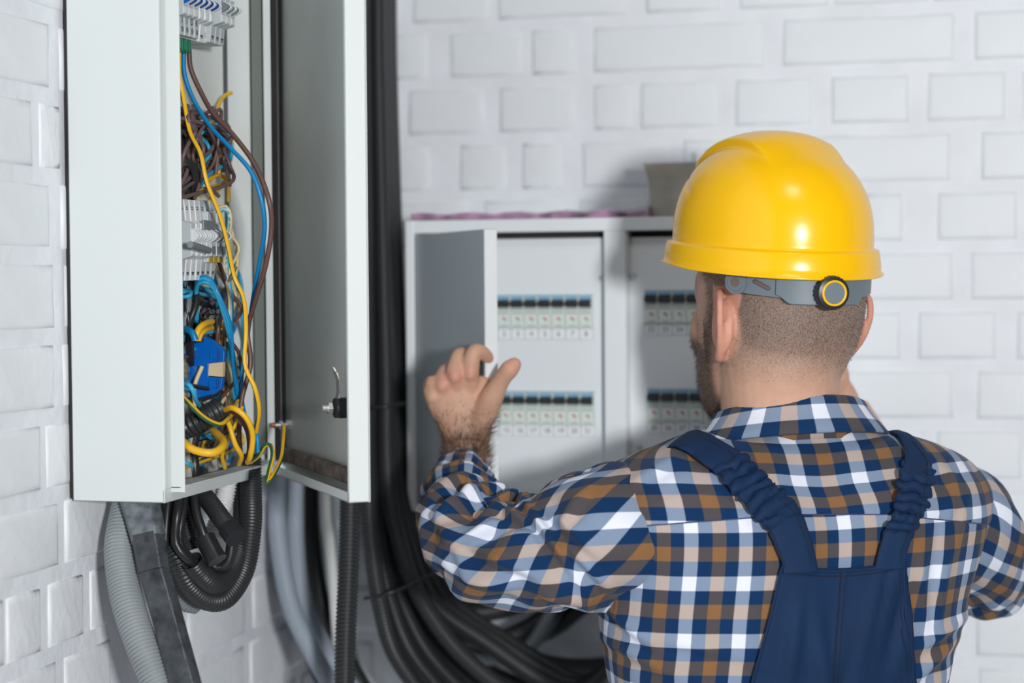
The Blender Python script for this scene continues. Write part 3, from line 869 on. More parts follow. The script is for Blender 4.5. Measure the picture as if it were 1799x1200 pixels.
for k in range(nb):
    dz = (0.0, 0.03, 0.06, 0.09, 0.015, 0.045, 0.075, 0.105)[k]
    base = 2.25 + dz
    pts = [(636 + 6.8 * k, -150, base + .06), (638 + 6.6 * k, 100, base + .06), (642 + 7.3 * k, 400, base + .04), (646 + 7.9 * k, 650, base + .02), (646 + 8.8 * k, 840, base), (652 + 12.5 * k, 950, base - .02),
           (668 + 19 * k, 1060, base - .02), (700 + 32 * k, 1160 + 1.5 * k, base), (780 + 44 * k, 1250 + 1 * k, base + .02), (900 + 44 * k, 1290, base + .05)]
    if k >= 5:
        pts = pts[:-3] + [(705 + 30 * k, 1130 + 6 * (k - 5), base), (820 + 30 * k, 1205 - 3 * (k - 5), base + .03), (940 + 20 * k, 1200 - 22 * (k - 5), base + .06), (1080 + 10 * k, 1090 - 14 * (k - 5), base + .07), (1200, 990 - 20 * (k - 5), base + .08)]
    conduit('corrugated_conduit', pts, 0.0112, M_CONDUIT, lab[k] + ' black conduit of the bundle sweeping down beside the wall cabinet', group=None, pitch=0.0048, seg=14)
# loops seen under the raised arm
for k, (L, mm, lb) in enumerate([
    ([(760, 1060, 2.44), (850, 1075, 2.42), (930, 1050, 2.40), (1000, 1000, 2.40)], M_CONDUIT, 'upper black conduit crossing under the raised elbow'),
    ([(780, 1110, 2.45), (870, 1125, 2.43), (950, 1090, 2.41), (1010, 1030, 2.40)], M_CONDUIT, 'middle black conduit crossing under the raised elbow'),
    ([(810, 1150, 2.46), (890, 1150, 2.44), (940, 1120, 2.42), (980, 1060, 2.41)], M_DGR, 'grey end of the conduit crossing under the raised elbow'),
    ([(905, 1165, 2.40), (935, 1130, 2.40), (962, 1085, 2.40), (985, 1040, 2.40)], M_CONDG, 'short pale conduit piece below the raised arm')]):
    conduit('corrugated_conduit', L, 0.0135 if k < 3 else 0.009, mm, lb, pitch=0.0048)
for k, (L, lb) in enumerate([  # extra conduits, added to darken the shaded wall under the arm
    ([(700, 850, 2.44), (720, 960, 2.44), (780, 1060, 2.45), (870, 1130, 2.46), (990, 1170, 2.47), (1150, 1160, 2.47)], 'upper'),
    ([(690, 860, 2.47), (700, 980, 2.47), (750, 1090, 2.48), (840, 1170, 2.49), (960, 1215, 2.49), (1150, 1215, 2.49)], 'middle'),
    ([(730, 1010, 2.41), (800, 1090, 2.42), (880, 1120, 2.43), (960, 1110, 2.43), (1030, 1060, 2.43)], 'short'),
    ([(670, 870, 2.50), (680, 1000, 2.50), (720, 1120, 2.51), (800, 1210, 2.51), (900, 1270, 2.51)], 'lower')]):
    conduit('corrugated_conduit', L, 0.0125, M_CONDUIT, lb + ' black conduit added to darken the shaded back wall behind the bundle', pitch=0.006)
# cable ties
for k, L in enumerate([[(650, 716, 2.235), (680, 714, 2.22), (712, 708, 2.26)], [(640, 1052, 2.22), (690, 1040, 2.20), (760, 1008, 2.26)]]):
    P = pxp(L)
    mb = MB(); sweep(mb, crom(P, 0.01), 0.0022, 6, squash=1.0)
    tag(mb.build('cable_tie', M_BLACKP, loc=P[0]), ['upper', 'lower'][k] + ' black cable tie around the conduit bundle', 'cable tie')

# ------------------------------------------------------------------ wall cabinet
YF = -0.224
CX0 = on_y(714, 600, YF)[0]; CX1 = on_y(1448, 600, YF)[0]
CZ1 = on_y(715, 388, YF)[2]; CZ0 = on_y(915, 903, YF)[2]
cab = thing('distribution_cabinet', ((CX0 + CX1) / 2, 0, CZ0), 'white two-door distribution cabinet on the back brick wall with breaker rows', 'electrical cabinet')
t = 0.002
mb = MB()
mb.box((CX0, YF, CZ0), (CX0 + t, -0.007, CZ1)); mb.box((CX1 - t, YF, CZ0), (CX1, -0.007, CZ1))
mb.box((CX0, YF, CZ0), (CX1, -0.007, CZ0 + t)); mb.box((CX0, YF, CZ1 - t), (CX1, -0.007, CZ1))
mb.box((CX0, -0.009, CZ0), (CX1, -0.007, CZ1))
mb.build('housing', M_CAB, cab, bevel=0.001)
OX0 = on_y(729, 600, YF)[0]; OX1 = on_y(1062, 600, YF)[0]; OX2 = on_y(1100, 600, YF)[0]; OX3 = CX1 - 0.011
OZ1 = on_y(900, 408, YF)[2]; OZ0 = on_y(900, 884, YF)[2]
for (a, b) in (((CX0, CZ0), (OX0, CZ1)), ((OX1, OZ0), (OX2, OZ1)), ((OX3, CZ0), (CX1, CZ1)), ((OX0, CZ0), (OX3, OZ0)), ((OX0, OZ1), (OX3, CZ1))):
    mb = MB(); mb.box((a[0], YF - 0.001, a[1]), (b[0], YF + 0.004, b[1]))
    mb.build('frame_rail', M_CAB, cab, bevel=0.001)
mb = MB()
for x in (OX0, OX1 - .0015, OX2, OX3 - .0015): mb.box((x, YF + .004, OZ0), (x + 0.0015, YF + 0.028, OZ1))
mb.build('frame_return', M_CAB, cab)
YP = YF + 0.018
MOD = 0.0176


def text_mesh(s, size, mtx):
    tx = bpy.data.curves.new('t', 'FONT'); tx.body = s; tx.size = size; tx.align_x = 'CENTER'; tx.align_y = 'CENTER'
    to = bpy.data.objects.new('t', tx); COL.objects.link(to)
    dg = bpy.context.evaluated_depsgraph_get()
    me = bpy.data.meshes.new_from_object(to.evaluated_get(dg)); me.transform(mtx)
    bpy.data.objects.remove(to)
    V = [tuple(v.co) for v in me.vertices]; Fc = [tuple(p.vertices) for p in me.polygons]
    bpy.data.meshes.remove(me)
    return V, Fc


_proto = {}


def cab_breaker(x, z, num, label, grp, z1=None):
    """x,z = lower left of the visible front (front plane YP), 17.6 mm wide, 42 mm visible"""
    rt = thing('circuit_breaker', (x, YP, z), label, 'circuit breaker', grp)
    h = 0.0415
    if not _proto:
        mb = MB()
        W = MOD - 0.0006
        mb.box((0, 0.004, -0.02), (W, 0.055, h + 0.02), 0)
        mb.box((0, -0.004, 0.0003), (W, 0.005, h), 0)
        mb.box((0.001, -0.0046, h - 0.006), (W - 0.001, -0.0038, h - 0.0005), 1)
        mb.box((0.0015, -0.0044, 0.018), (W - 0.0015, -0.0038, 0.0195), 3)
        mb.box((0.0015, -0.0044, 0.0225), (W - 0.0015, -0.0038, 0.0238), 3)
        mb.box((0.007, -0.0045, 0.0105), (0.0105, -0.0038, 0.0135), 2)
        mb.box((0.0098, -0.0045, 0.0085), (0.0122, -0.0038, 0.0105), 3)
        mb.box((0.004, -0.0044, 0.002), (W - 0.003, -0.0038, 0.0032), 3)
        a = mb.build('body', [M_BRW, M_BBL, M_RED, M_GPR], bevel=0.0005)
        mb = MB()
        n = 8
        pts = [(-0.004 - 0.009 * math.sin(math.pi * i / n), h - 0.0165 + 0.011 * i / n) for i in range(n + 1)]
        mb.prism([(0.0012, p[0], p[1]) for p in pts], (W - 0.0024, 0, 0), 0)
        b = mb.build('toggle', M_BLACKP, bevel=0.0008)
        _proto['b'], _proto['t'] = a.data, b.data
        bpy.data.objects.remove(a); bpy.data.objects.remove(b)
    for nm, k in (('body', 'b'), ('toggle', 't')):
        o = bpy.data.objects.new(nm, _proto[k]); o.parent = rt; COL.objects.link(o)
        bv = o.modifiers.new('bevel', 'BEVEL'); bv.width = 0.0005; bv.limit_method = 'ANGLE'


def bay(xa, xb, rows, side):
    """cover plate with window cut-outs; rows = (window right x, z0 top of label, first number, count)"""
    za, zb = OZ0 + 0.006, OZ1 - 0.008
    mb = MB()
    wins = []
    for (x0, x1, z0, z1, nums) in rows: wins.append((x0, x1, z0, z1))
    wins.sort(key=lambda q: q[2])
    zc = za
    for (x0, x1, z0, z1) in wins:
        mb.box((xa, YP, zc), (xb, YP + 0.0015, z0))
        mb.box((xa, YP, z0), (x0, YP + 0.0015, z1))
        mb.box((x1, YP, z0), (xb, YP + 0.0015, z1))
        zc = z1
    mb.box((xa, YP, zc), (xb, YP + 0.0015, zb))
    o = mb.build('cover_plate', M_CAB, cab)
    for (x0, x1, z0, z1, nums) in rows:
        for i, nn in enumerate(nums):
            xx = x0 + i * MOD
            up = z0 > (za + zb) / 2
            cab_breaker(xx + .0003, z0, nn, '%s breaker from the left, %s row, %s cabinet bay, above paper number %s' % (ORD[i], 'upper' if up else 'lower', side, nn), 'breakers in the %s bay, %s row' % (side, 'upper' if up else 'lower'))
            mb = MB()
            lz = z0 - 0.0150
            mb.box((xx, YP - 0.0004, lz), (xx + MOD, YP, z0 - 0.0002), 1)
            mb.box((xx + .0007, YP - 0.0009, lz + .0007), (xx + MOD - .0007, YP - 0.0003, z0 - 0.0009), 0)
            V, Fc = text_mesh(str(nn), 0.0088, Matrix.Translation((xx + MOD / 2, YP - 0.0011, lz + 0.0072)) @ Matrix.Rotation(R_(90), 4, 'X'))
            mb.add(V, Fc, 2)
            mb.build('number_label', [M_PAPER, M_LINE, M_INK], cab)


zz = lambda x, y: on_y(x, y, YP)
w1 = zz(1042, 545)[0]; w2 = zz(1045, 715)[0]
l1, l2 = zz(1132, 545)[0], zz(1137, 715)[0]
zu0, zu1 = zz(970, 576)[2], zz(970, 517)[2]
zl0, zl1 = zz(970, 746)[2], zz(970, 687)[2]
PXA, PXB = OX0 + 0.004, zz(1063, 600)[0]
PXC, PXD = zz(1099, 600)[0] + .004, OX3 - 0.004
bay(PXA, PXB, [(w1 - 8 * MOD, w1, zu0, zu1, list(range(1, 9))), (w2 - 8 * MOD, w2, zl0, zl1, list(range(14, 22)))], 'left')
ru0, ru1 = zz(1170, 568)[2], zz(1170, 509)[2]
rl0, rl1 = zz(1170, 741)[2], zz(1170, 682)[2]
bay(PXC, PXD, [(l1, l1 + 8 * MOD, ru0, ru1, [22, 23, 24, 25, 26, 27, 28, 29]), (l2, l2 + 8 * MOD, rl0, rl1, [35, 36, 37, 38, 39, 40, 41, 42])], 'right')
for (x, y) in [(1058, 488), (1069, 787), (1112, 485), (1124, 787), (740, 488), (742, 787)]:
    c = zz(x, y)
    mb = MB(); mb.disc((c[0], YP, c[2]), (0, -1, 0), 0.0045, 0.003, seg=14, r2=0.0035); mb.box((c[0] - .003, YP - .0033, c[2] - .0004), (c[0] + .003, YP - .0028, c[2] + .0004), 1)
    mb.build('cover_screw', [M_STEEL, M_DARK], cab)
mb = MB()
for (x, y) in [(1102, 540), (1104, 707)]:
    c = zz(x, y); mb.box((c[0] - .002, YP - .004, c[2] - .005), (c[0] + .002, YP, c[2] + .005))
mb.build('hinge_clip', M_DARK, cab)
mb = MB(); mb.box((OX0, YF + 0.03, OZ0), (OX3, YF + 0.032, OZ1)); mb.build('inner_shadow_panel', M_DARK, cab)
c = zz(1012, 409)
mb = MB(); sweep(mb, crom([(c[0] - .02, YP + .006, c[2] + .0045), (c[0], YP + .004, c[2] + .003), (c[0] + .02, YP + .006, c[2] + .0045)], 0.004), 0.002, 8)
tag(mb.build('green_wire', mat('lime_insulation', (0.25, 0.5, 0.05), .5), loc=tuple(c)), 'bit of lime green wire showing above the left cover plate', 'wire')

# open cabinet door, hinged at its left
HX2, HY2 = OX0 + 0.002, YF - 0.003
fe2 = on_plane(882, 600, (0.36, -0.47, 0), np.array([0.0, 1.0, 0]))
d2 = np.array([fe2[0] - HX2, fe2[1] - HY2, 0.0]); DL2 = min(float(np.linalg.norm(d2)), OX1 - OX0); d2 /= np.linalg.norm(d2)
no2 = np.array([d2[1], -d2[0], 0.0])     # outer normal (towards the left / camera)
X2 = Matrix(((d2[0], no2[0], 0, HX2), (d2[1], no2[1], 0, HY2), (0, 0, 1, 0), (0, 0, 0, 1)))
DZ0, DZ1 = OZ0 + 0.002, OZ1 - 0.002
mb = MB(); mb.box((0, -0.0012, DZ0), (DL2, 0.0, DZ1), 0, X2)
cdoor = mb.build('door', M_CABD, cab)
cdoor['label'] = 'left cabinet door swung open towards the man'
mb = MB()
mb.box((DL2 - 0.0012, -0.016, DZ0), (DL2, 0, DZ1), 0, X2); mb.box((0, -0.016, DZ0), (0.0012, 0, DZ1), 0, X2)
mb.box((0, -0.016, DZ0), (DL2, 0, DZ0 + 0.0012), 0, X2); mb.box((0, -0.016, DZ1 - 0.0012), (DL2, 0, DZ1), 0, X2)
mb.build('door_flange', M_CAB, cdoor, bevel=0.0006)
hz = on_plane(858, 655, (HX2, HY2, 0), no2)[2]
mb = MB()
mb.box((DL2 - 0.026, 0, hz - 0.018), (DL2 - 0.004, 0.014, hz + 0.012), 0, X2)
mb.box((DL2 - 0.022, 0.014, hz - 0.010), (DL2 - 0.006, 0.026, hz + 0.008), 0, X2)
mb.build('handle', M_BLACKP, cdoor, bevel=0.002)
mb = MB(); mb.disc(tuple(X2 @ Vector((DL2 - 0.008, 0.012, hz + 0.015))), no2, 0.0045, 0.008, seg=14); mb.build('key_cylinder', M_CHROME, cdoor)

# things lying on the cabinet
P = [on_y(745, 386, -0.15), on_y(850, 383, -0.14), on_y(950, 381, -0.13), on_y(1050, 377, -0.12), on_y(1110, 374, -0.12), on_y(1150, 371, -0.12)]
for p in P: p[2] = max(p[2], CZ1 + 0.003)
S = crom(P, 0.012)
mb = MB()
v, f = [], []
for i, p in enumerate(S):
    wv = 0.0015 * math.sin(i * 1.3) + 0.001
    zb = CZ1 + 0.0006
    for (dy, dz) in ((-0.060, 0.001), (-0.0595, 0.0075 + wv), (-0.03, p[2] - zb + wv + .004), (0.03, 0.004 + wv), (0.0305, 0.001)):
        v.append((p[0], p[1] + dy, zb + dz))
for i in range(len(S) - 1):
    for j in range(5):
        k = (j + 1) % 5
        f.append((i * 5 + j, (i + 1) * 5 + j, (i + 1) * 5 + k, i * 5 + k))
f += [tuple(range(5)), tuple(range(len(v) - 5, len(v)))]
mb.add(v, f)
tag(mb.build('plastic_sleeve', mat('purple_film', (0.30, 0.17, 0.27), 0.3, var=(35, 0.8)), loc=tuple(P[0])), 'crumpled purple plastic sleeve lying along the top of the wall cabinet', 'plastic sleeve')
c = on_y(1196, 378, -0.09); c[2] = CZ1
rt = thing('beige_box', (c[0], -0.09, CZ1), 'dull beige open-topped carton on the wall cabinet behind the helmet', 'box')
mb = MB()
hb = on_y(1180, 290, -0.09)[2] - CZ1
ring = []
for k, (wd, z) in enumerate([(0.033, 0), (0.036, hb * .7), (0.042, hb), (0.039, hb), (0.032, hb * .6), (0.030, 0.004)]):
    ring.append([(c[0] + sx * wd, -0.085 + sy * wd * 1.15, CZ1 + 0.0005 + z) for sx, sy in ((-1, -1), (1, -1), (1, 1), (-1, 1))])
mb.loft(ring, smooth=False)
mb.build('body', mat('beige_card', (0.44, 0.42, 0.36), 0.8, bump=(60, .5, .003), var=(25, .2)), rt, bevel=0.001)
q = on_y(1243, 262, -0.085)
mb = MB(); mb.box((q[0] - .0018, -0.087, CZ1 + .006), (q[0] + .0018, -0.084, q[2])); 
tag(mb.build('lime_strip', mat('lime_plastic', (0.50, 0.58, 0.06), .5), loc=(q[0], -0.085, CZ1 + .006)), 'thin lime green strip standing in the carton behind the helmet', 'strip')

# ================================================================== PERSON
HD = R_(32)                       # heading: left of the room's +y
FV = np.array([-math.sin(HD), math.cos(HD), 0.0])
SV = np.array([math.cos(HD), math.sin(HD), 0.0])
ZV = np.array([0, 0, 1.0])
man = thing('person', (px(1400, 1100, 1.93)[0], px(1400, 1100, 1.93)[1], 0.0), 'man seen from behind in a checked shirt and navy dungarees reaching for the cabinet door', 'person')

EARC = px(1368, 570, 1.92)
TILT = R_(-5)
HHD = R_(37.5)                      # the head is turned a little further than the body
HF = np.array([-math.sin(HHD), math.cos(HHD), 0.0])
HS = np.array([math.cos(HHD), math.sin(HHD), 0.0])
HSC = 0.98


def HL(x, y, z, tilt=None):
    """head local (x right, y face, z up, origin between the ears)"""
    a = TILT if tilt is None else tilt
    y2 = y * math.cos(a) - z * math.sin(a) * -1
    z2 = z * math.cos(a) - y * math.sin(a) * 1
    return EARC + HS * x * HSC + HF * y2 + ZV * z2


SKIN = MB()


def ell_ring(c, a, b, A, B, n=32, e=2.0):
    r = []
    for t in np.linspace(0, 2 * math.pi, n, endpoint=False):
        ct, st = math.cos(t), math.sin(t)
        r.append(c + A * a * math.copysign(abs(ct) ** (2 / e), ct) + B * b * math.copysign(abs(st) ** (2 / e), st))
    return r


# head: slices (z above ear centre, half width, front y, back y)
sl = [(-.118, .020, .088, .050), (-.110, .036, .094, .030), (-.095, .052, .097, .000), (-.075, .0625, .097, -.035), (-.055, .0680, .098, -.062), (-.030, .0715, .097, -.080),
      (-.005, .0745, .095, -.092), (.020, .0765, .093, -.098), (.045, .0775, .097, -.100), (.070, .0765, .094, -.097), (.090, .072, .084, -.088), (.108, .060, .066, -.072), (.122, .040, .042, -.046), (.130, .012, .012, -.014)]
sl = crom(sl, n=40)
rings = []
for z, w_, yf, yb in sl:
    cy, b = (yf + yb) / 2, (yf - yb) / 2
    r = []
    for t in np.linspace(0, 2 * math.pi, 40, endpoint=False):
        ct, st = math.cos(t), math.sin(t)
        e = 2.45
        x = w_ * math.copysign(abs(ct) ** (2 / e), ct)
        y = b * math.copysign(abs(st) ** (2 / e), st)
        if st > 0.2 and abs(z) < .07: x *= 1 + 0.05 * (st - .2)
        r.append(HL(x, cy + y, z))
    rings.append(r)
SKIN.loft(rings)


def blob(c, rx, ry, rz, n=14, fn=HL):
    rg = []
    for t in np.linspace(0.08, math.pi - 0.08, n):
        rg.append([fn(c[0] + rx * math.sin(t) * math.cos(p), c[1] + ry * math.sin(t) * math.sin(p), c[2] + rz * math.cos(t)) for p in np.linspace(0, 2 * math.pi, n, endpoint=False)])
    SKIN.loft(rg)


# nose, brow, lips, chin
rg = []
for z, w_, y in [(.022, .008, .096), (.005, .009, .104), (-.010, .010, .108), (-.022, .014, .112), (-.032, .015, .106), (-.036, .010, .098)]:
    rg.append([HL(w_ * math.cos(p), y - .016 + .012 * math.sin(p), z) for p in np.linspace(0, 2 * math.pi, 14, endpoint=False)])
SKIN.loft(rg)
blob((0, .090, .038), .050, .012, .010)
blob((0, .094, -.058), .025, .010, .0055)
blob((0, .093, -.069), .021, .010, .006)
blob((0, .090, -.098), .024, .012, .014)
for s in (-1, 1):
    blob((s * .046, .066, -.014), .0215, .022, .036)
    blob((s * .044, .064, .034), .0215, .022, .034)
    blob((s * .0800, -.018, .000), .0075, .019, .028)     # cheekbone
# ears: rim, anti-helix, lobe, concha
for s in (-1, 1):
    base = lambda u, v, o: HL(s * (.0755 + o + 0.007 * (u / .04 - 0.35)), -.012 - u * 0.9 * 1.0, v)
    E = [(-.012, .010, .004), (-.012, .024, .007), (-.002, .034, .010), (.012, .036, .013), (.022, .027, .0155), (.024, .010, .0155), (.020, -.008, .013), (.012, -.022, .009), (.002, -.032, .006), (-.008, -.030, .003), (-.010, -.018, .001)]
    P = np.array([base(*q) for q in E])
    S = crom(P, 0.003)
    rr = np.interp(np.linspace(0, 1, len(S)), [0, .3, .6, .8, 1], [.0030, .0040, .0040, .0055, .0050])
    sweep(SKIN, S, rr, 10)
    P = np.array([base(*q) for q in [(-.002, .022, .004), (.010, .022, .007), (.014, .008, .009), (.011, -.008, .008), (.004, -.018, .005)]])
    sweep(SKIN, crom(P, 0.003), 0.0036, 8)
    # shell behind the rim
    P = np.array([base(*q) for q in [(.006, .028, .003), (.008, .012, .002), (.007, -.004, .001), (.002, -.020, .0)]])
    sweep(SKIN, crom(P, 0.003), np.interp(np.linspace(0, 1, len(crom(P, 0.003))), [0, .5, 1], [.008, .0125, .008]), 12, squash=0.55)
# neck
NK = [(px(1383, 880, 1.93), .090, .070), (px(1388, 800, 1.93), .078, .068), (px(1378, 745, 1.92), .066, .064), (px(1370, 700, 1.915), .0615, .064), (px(1367, 650, 1.91), .0625, .068), (px(1368, 600, 1.915), .068, .078), (px(1368, 560, 1.92), .066, .076)]
ks = crom([list(c) + [a, b] for c, a, b in NK], n=24)
SKIN.loft([ell_ring(k[:3], k[3], k[4], SV, FV, 36, 2.1) for k in ks])

# ------------------------------------------------------------------ shirt torso profile
TROWS = [(1330, 1112, 1640, .120), (1260, 1100, 1648, .122), (1200, 1088, 1656, .124), (1150, 1080, 1668, .126), (1100, 1070, 1685, .128), (1050, 1062, 1698, .128), (1000, 1056, 1714, .127), (950, 1052, 1728, .125), (900, 1048, 1738, .120), (862, 1050, 1733, .112),
         (832, 1062, 1712, .102), (808, 1095, 1682, .092), (790, 1140, 1640, .084), (775, 1190, 1590, .078), (764, 1228, 1548, .074), (752, 1268, 1508, .070), (740, 1282, 1482, .064)]
TD = 1.93
rows = crom([[r[0], r[1], r[2], r[3]] for r in TROWS], n=15 * 9)
NT = 200
TOR = []
VV = []
vacc = 0
relyaw = HD - (YAW - math.atan((1390 - 899.5) / F))
for i, (y, xl, xr, b) in enumerate(rows):
    xm = (xl + xr) / 2
    hs = (xr - xl) / 2 * TD / F
    a = math.sqrt(max(hs ** 2 - (b * math.sin(relyaw)) ** 2, 1e-4)) / math.cos(relyaw)
    c = px(xm, y, TD)
    ring = []
    for j in range(NT):
        th = math.pi / 2 + 2 * math.pi * j / NT           # starts at the front
        ct, st = math.cos(th), math.sin(th)
        e = 2.35
        X = a * math.copysign(abs(ct) ** (2 / e), ct)
        Y = b * math.copysign(abs(st) ** (2 / e), st)
        ring.append(c + SV * X + FV * Y)
    TOR.append(np.array(ring))
TOR = np.array(TOR)                       # rows x NT x 3
back = 3 * NT // 4 if False else NT // 2
# arc-length uv measured from the back centre line
UVT = np.zeros(TOR.shape[:2] + (2,))
vb = np.concatenate([[0], np.cumsum(np.linalg.norm(np.diff(TOR[:, back], axis=0), axis=1))])
for i in range(len(TOR)):
    seg = np.linalg.norm(np.diff(TOR[i], axis=0), axis=1)
    L = np.concatenate([[0], np.cumsum(seg)])
    UVT[i, :, 0] = L - L[back]
    UVT[i, :, 1] = vb[i]


def proj(p):
    d = np.asarray(p) - CAM
    z = d.dot(FWD)
    return 899.5 + F * d.dot(RGT) / z, 600 - F * d.dot(UPV) / z


seam_y = lambda x: 929 + (904 - 929) * min(max((x - 1062) / 340, 0), 1) + max(0, x - 1560) * 0.10


def gauss(x, y, cx, cy, sx, sy, rot=0):
    c_, s_ = math.cos(rot), math.sin(rot)
    dx, dy = x - cx, y - cy
    u, v = dx * c_ + dy * s_, -dx * s_ + dy * c_
    return math.exp(-(u / sx) ** 2 - (v / sy) ** 2)


# normals (outward, horizontal-ish)
NRM = np.zeros_like(TOR)
for i in range(len(TOR)):
    i0, i1 = max(i - 1, 0), min(i + 1, len(TOR) - 1)
    tv = TOR[i1] - TOR[i0]
    tu = np.roll(TOR[i], -1, axis=0) - np.roll(TOR[i], 1, axis=0)
    n_ = np.cross(tu, tv)
    n_ /= np.linalg.norm(n_, axis=1)[:, None] + 1e-9
    NRM[i] = n_
if np.dot(NRM[40, back], -FV) < 0: NRM = -NRM
DISP = TOR.copy()
for i in range(len(TOR)):
    for j in range(NT):
        p = TOR[i, j]
        x, y = proj(p)
        d = 0.0
        u, v = UVT[i, j]
        # broad drape
        d += 0.0055 * noise.noise(Vector((u * 9, v * 5, 1.3)))
        d += 0.0026 * noise.noise(Vector((u * 30, v * 14, 4.3)))
        if np.dot(p - TOR[i].mean(axis=0), FV) < 0.03:
            d += 0.005 * gauss(x, y, 1190, 900, 110, 90) + 0.006 * gauss(x, y, 1620, 900, 70, 90)        # shoulder blades
            d -= 0.005 * gauss(x, y, 1460, 930, 45, 160)
            # folds running down right side
            for (cx, cy, sx, sy, ro, am) in [(1655, 1000, 9, 110, .06, .006), (1620, 1040, 8, 90, -.10, .004), (1680, 930, 7, 60, .2, .005), (1660, 1110, 60, 9, -.6, .005), (1640, 1160, 60, 10, -.8, .006),
                                             (1100, 1090, 70, 9, .7, .005), (1120, 1150, 80, 10, .5, .004), (1090, 1040, 9, 60, -.1, .004), (1230, 1140, 90, 10, .25, .0025), (1200, 880, 90, 9, -.25, .002), (1160, 830, 70, 9, -.5, .003), (1650, 830, 60, 8, .8, .003)]:
                d += am * gauss(x, y, cx, cy, sx, sy, ro)
                d -= am * .6 * gauss(x + 14 * math.sin(ro) + (14 if sx < 12 else 0), y - (14 if sy < 12 else 0), cx, cy, sx, sy, ro)
            ds = y - seam_y(x)
            d -= 0.0012 * math.exp(-(ds / 2.5) ** 2)
            if ds < 0: d += 0.0012
        DISP[i, j] = p + NRM[i, j] * d
SH = MB()
faces_b, faces_y = [], []
nr = len(DISP)
idx = lambda i, j: i * NT + (j % NT)
V = DISP.reshape(-1, 3)
uvl = []
yk, bd = [], []
UB, UY = [], []
for i in range(nr):
    for j in range(NT):
        u, v = UVT[i, j]
        UB.append((u, v)); UY.append((u, v))
UB, UY = np.array(UB), np.array(UY)
# anchor stripes: white stripe centre through given photo points
BVt = BVHTree.FromPolygons([Vector(p) for p in V], [(idx(i, j), idx(i, j + 1), idx(i + 1, j + 1), idx(i + 1, j)) for i in range(nr - 1) for j in range(NT)])


def hit(x, y, bvh=None, off=0.0):
    d = Vector(ray(x, y)).normalized()
    loc, nn, fi, dist = (bvh or BVt).ray_cast(Vector(CAM), d)
    if loc is None: return None, None, None
    if nn.dot(d) > 0: nn = -nn
    return np.array(loc) + np.array(nn) * off, np.array(nn), fi


def uv_at(x, y):
    p, n_, fi = hit(x, y)
    i, j = fi // NT, fi % NT
    return UVT[i, j]


PU, PV = 0.0530, 0.0600          # plaid repeat across / down
ub, vbb = uv_at(1407, 918)
UB[:, 0] -= ub; UB[:, 1] -= vbb
uy, vy = uv_at(1407, 818)
UY[:, 0] -= uy; UY[:, 1] -= vy
pub, pvb = abs(uv_at(1407, 1000)[0] - uv_at(1319, 1000)[0]), abs(uv_at(1407, 1019)[1] - uv_at(1407, 919)[1])
puy, pvy = abs(uv_at(1510, 830)[0] - uv_at(1407, 830)[0]), abs(uv_at(1407, 841)[1] - uv_at(1407, 769)[1])
UY[:, 1] -= uv_at(1407, 841)[1] - vy
UB = UB / np.array([pub, pvb]); UY = UY / np.array([puy, pvy])
fb, fy = [], []
for i in range(nr - 1):
    for j in range(NT):
        q = (idx(i, j), idx(i, j + 1), idx(i + 1, j + 1), idx(i + 1, j))
        x, y = proj(V[q[0]])
        (fy if y < seam_y(x) else fb).append(q)
SH.add(V, fb + fy, 0, [tuple(q) for q in UB], True)


def sleeve(ctrl, name_seed, nseg=64, n=110, u0=0.0, v0=0.0, rotf=None, folds=(), ridges=()):
    """ctrl rows: x, y, D, radius(m)  -> tube with folds, plaid uv"""
    C = [list(px(c[0], c[1], c[2])) + [c[3], c[4] if len(c) > 4 else 1.0] for c in ctrl]
    S = crom(C, n=n)
    P, rad, sq = S[:, :3], S[:, 3], S[:, 4]
    T, N, B = frames(P)
    # smooth tangents so that rings do not fold over hard
    for _ in range(6):
        T[1:-1] = (T[:-2] + T[1:-1] * 2 + T[2:]) / 4
        T /= np.linalg.norm(T, axis=1)[:, None]
    for i in range(len(P)):
        N[i] = (N[i - 1] if i else N[0]) - T[i] * (N[i - 1] if i else N[0]).dot(T[i]); N[i] /= np.linalg.norm(N[i])
    B = np.cross(T, N)
    L = np.concatenate([[0], np.cumsum(np.linalg.norm(np.diff(P, axis=0), axis=1))])
    rm = rad.mean() * 1.15
    rings, uv = [], []
    for i in range(n):
        r = []
        for j in range(nseg + 1):
            th = 2 * math.pi * j / nseg
            s_ = L[i]
            thc = th % (2 * math.pi)
            nx, ny = math.cos(thc), math.sin(thc)
            d = 0.0065 * noise.noise(Vector((nx * 1.6 + name_seed, ny * 1.6, s_ * 16))) + 0.0020 * noise.noise(Vector((nx * 4 + name_seed, ny * 4, s_ * 40)))
            d += folds_at(folds, s_, thc, L[-1])
            nv_ = nx * N[i] + ny * B[i]
            if ridges and nv_.dot(FWD) < 0.25:
                X_, Y_ = proj(P[i] + (rad[i]) * nv_)
                for (cx, cy, sx, sy, ro, am) in ridges:
                    g_ = gauss(X_, Y_, cx, cy, sx, sy, ro)
                    d += am * g_ - am * .8 * gauss(X_ + 1.5 * sy * math.sin(ro), Y_ - 1.5 * sy * math.cos(ro), cx, cy, sx, sy, ro)
            rr = rad[i] + d
            r.append(P[i] + rr * (nx * N[i] + ny * sq[i] * B[i]))
            u, v = (0.75 * rm + 0.25 * rad[i]) * (th - math.pi), s_
            a = rotf(s_ / L[-1]) if rotf else 0
            uv.append((((u * math.cos(a) - v * math.sin(a)) + u0) / 0.046, ((u * math.sin(a) + v * math.cos(a)) + v0) / 0.0455))
        rings.append(r)
    return rings, uv, P, T, rad


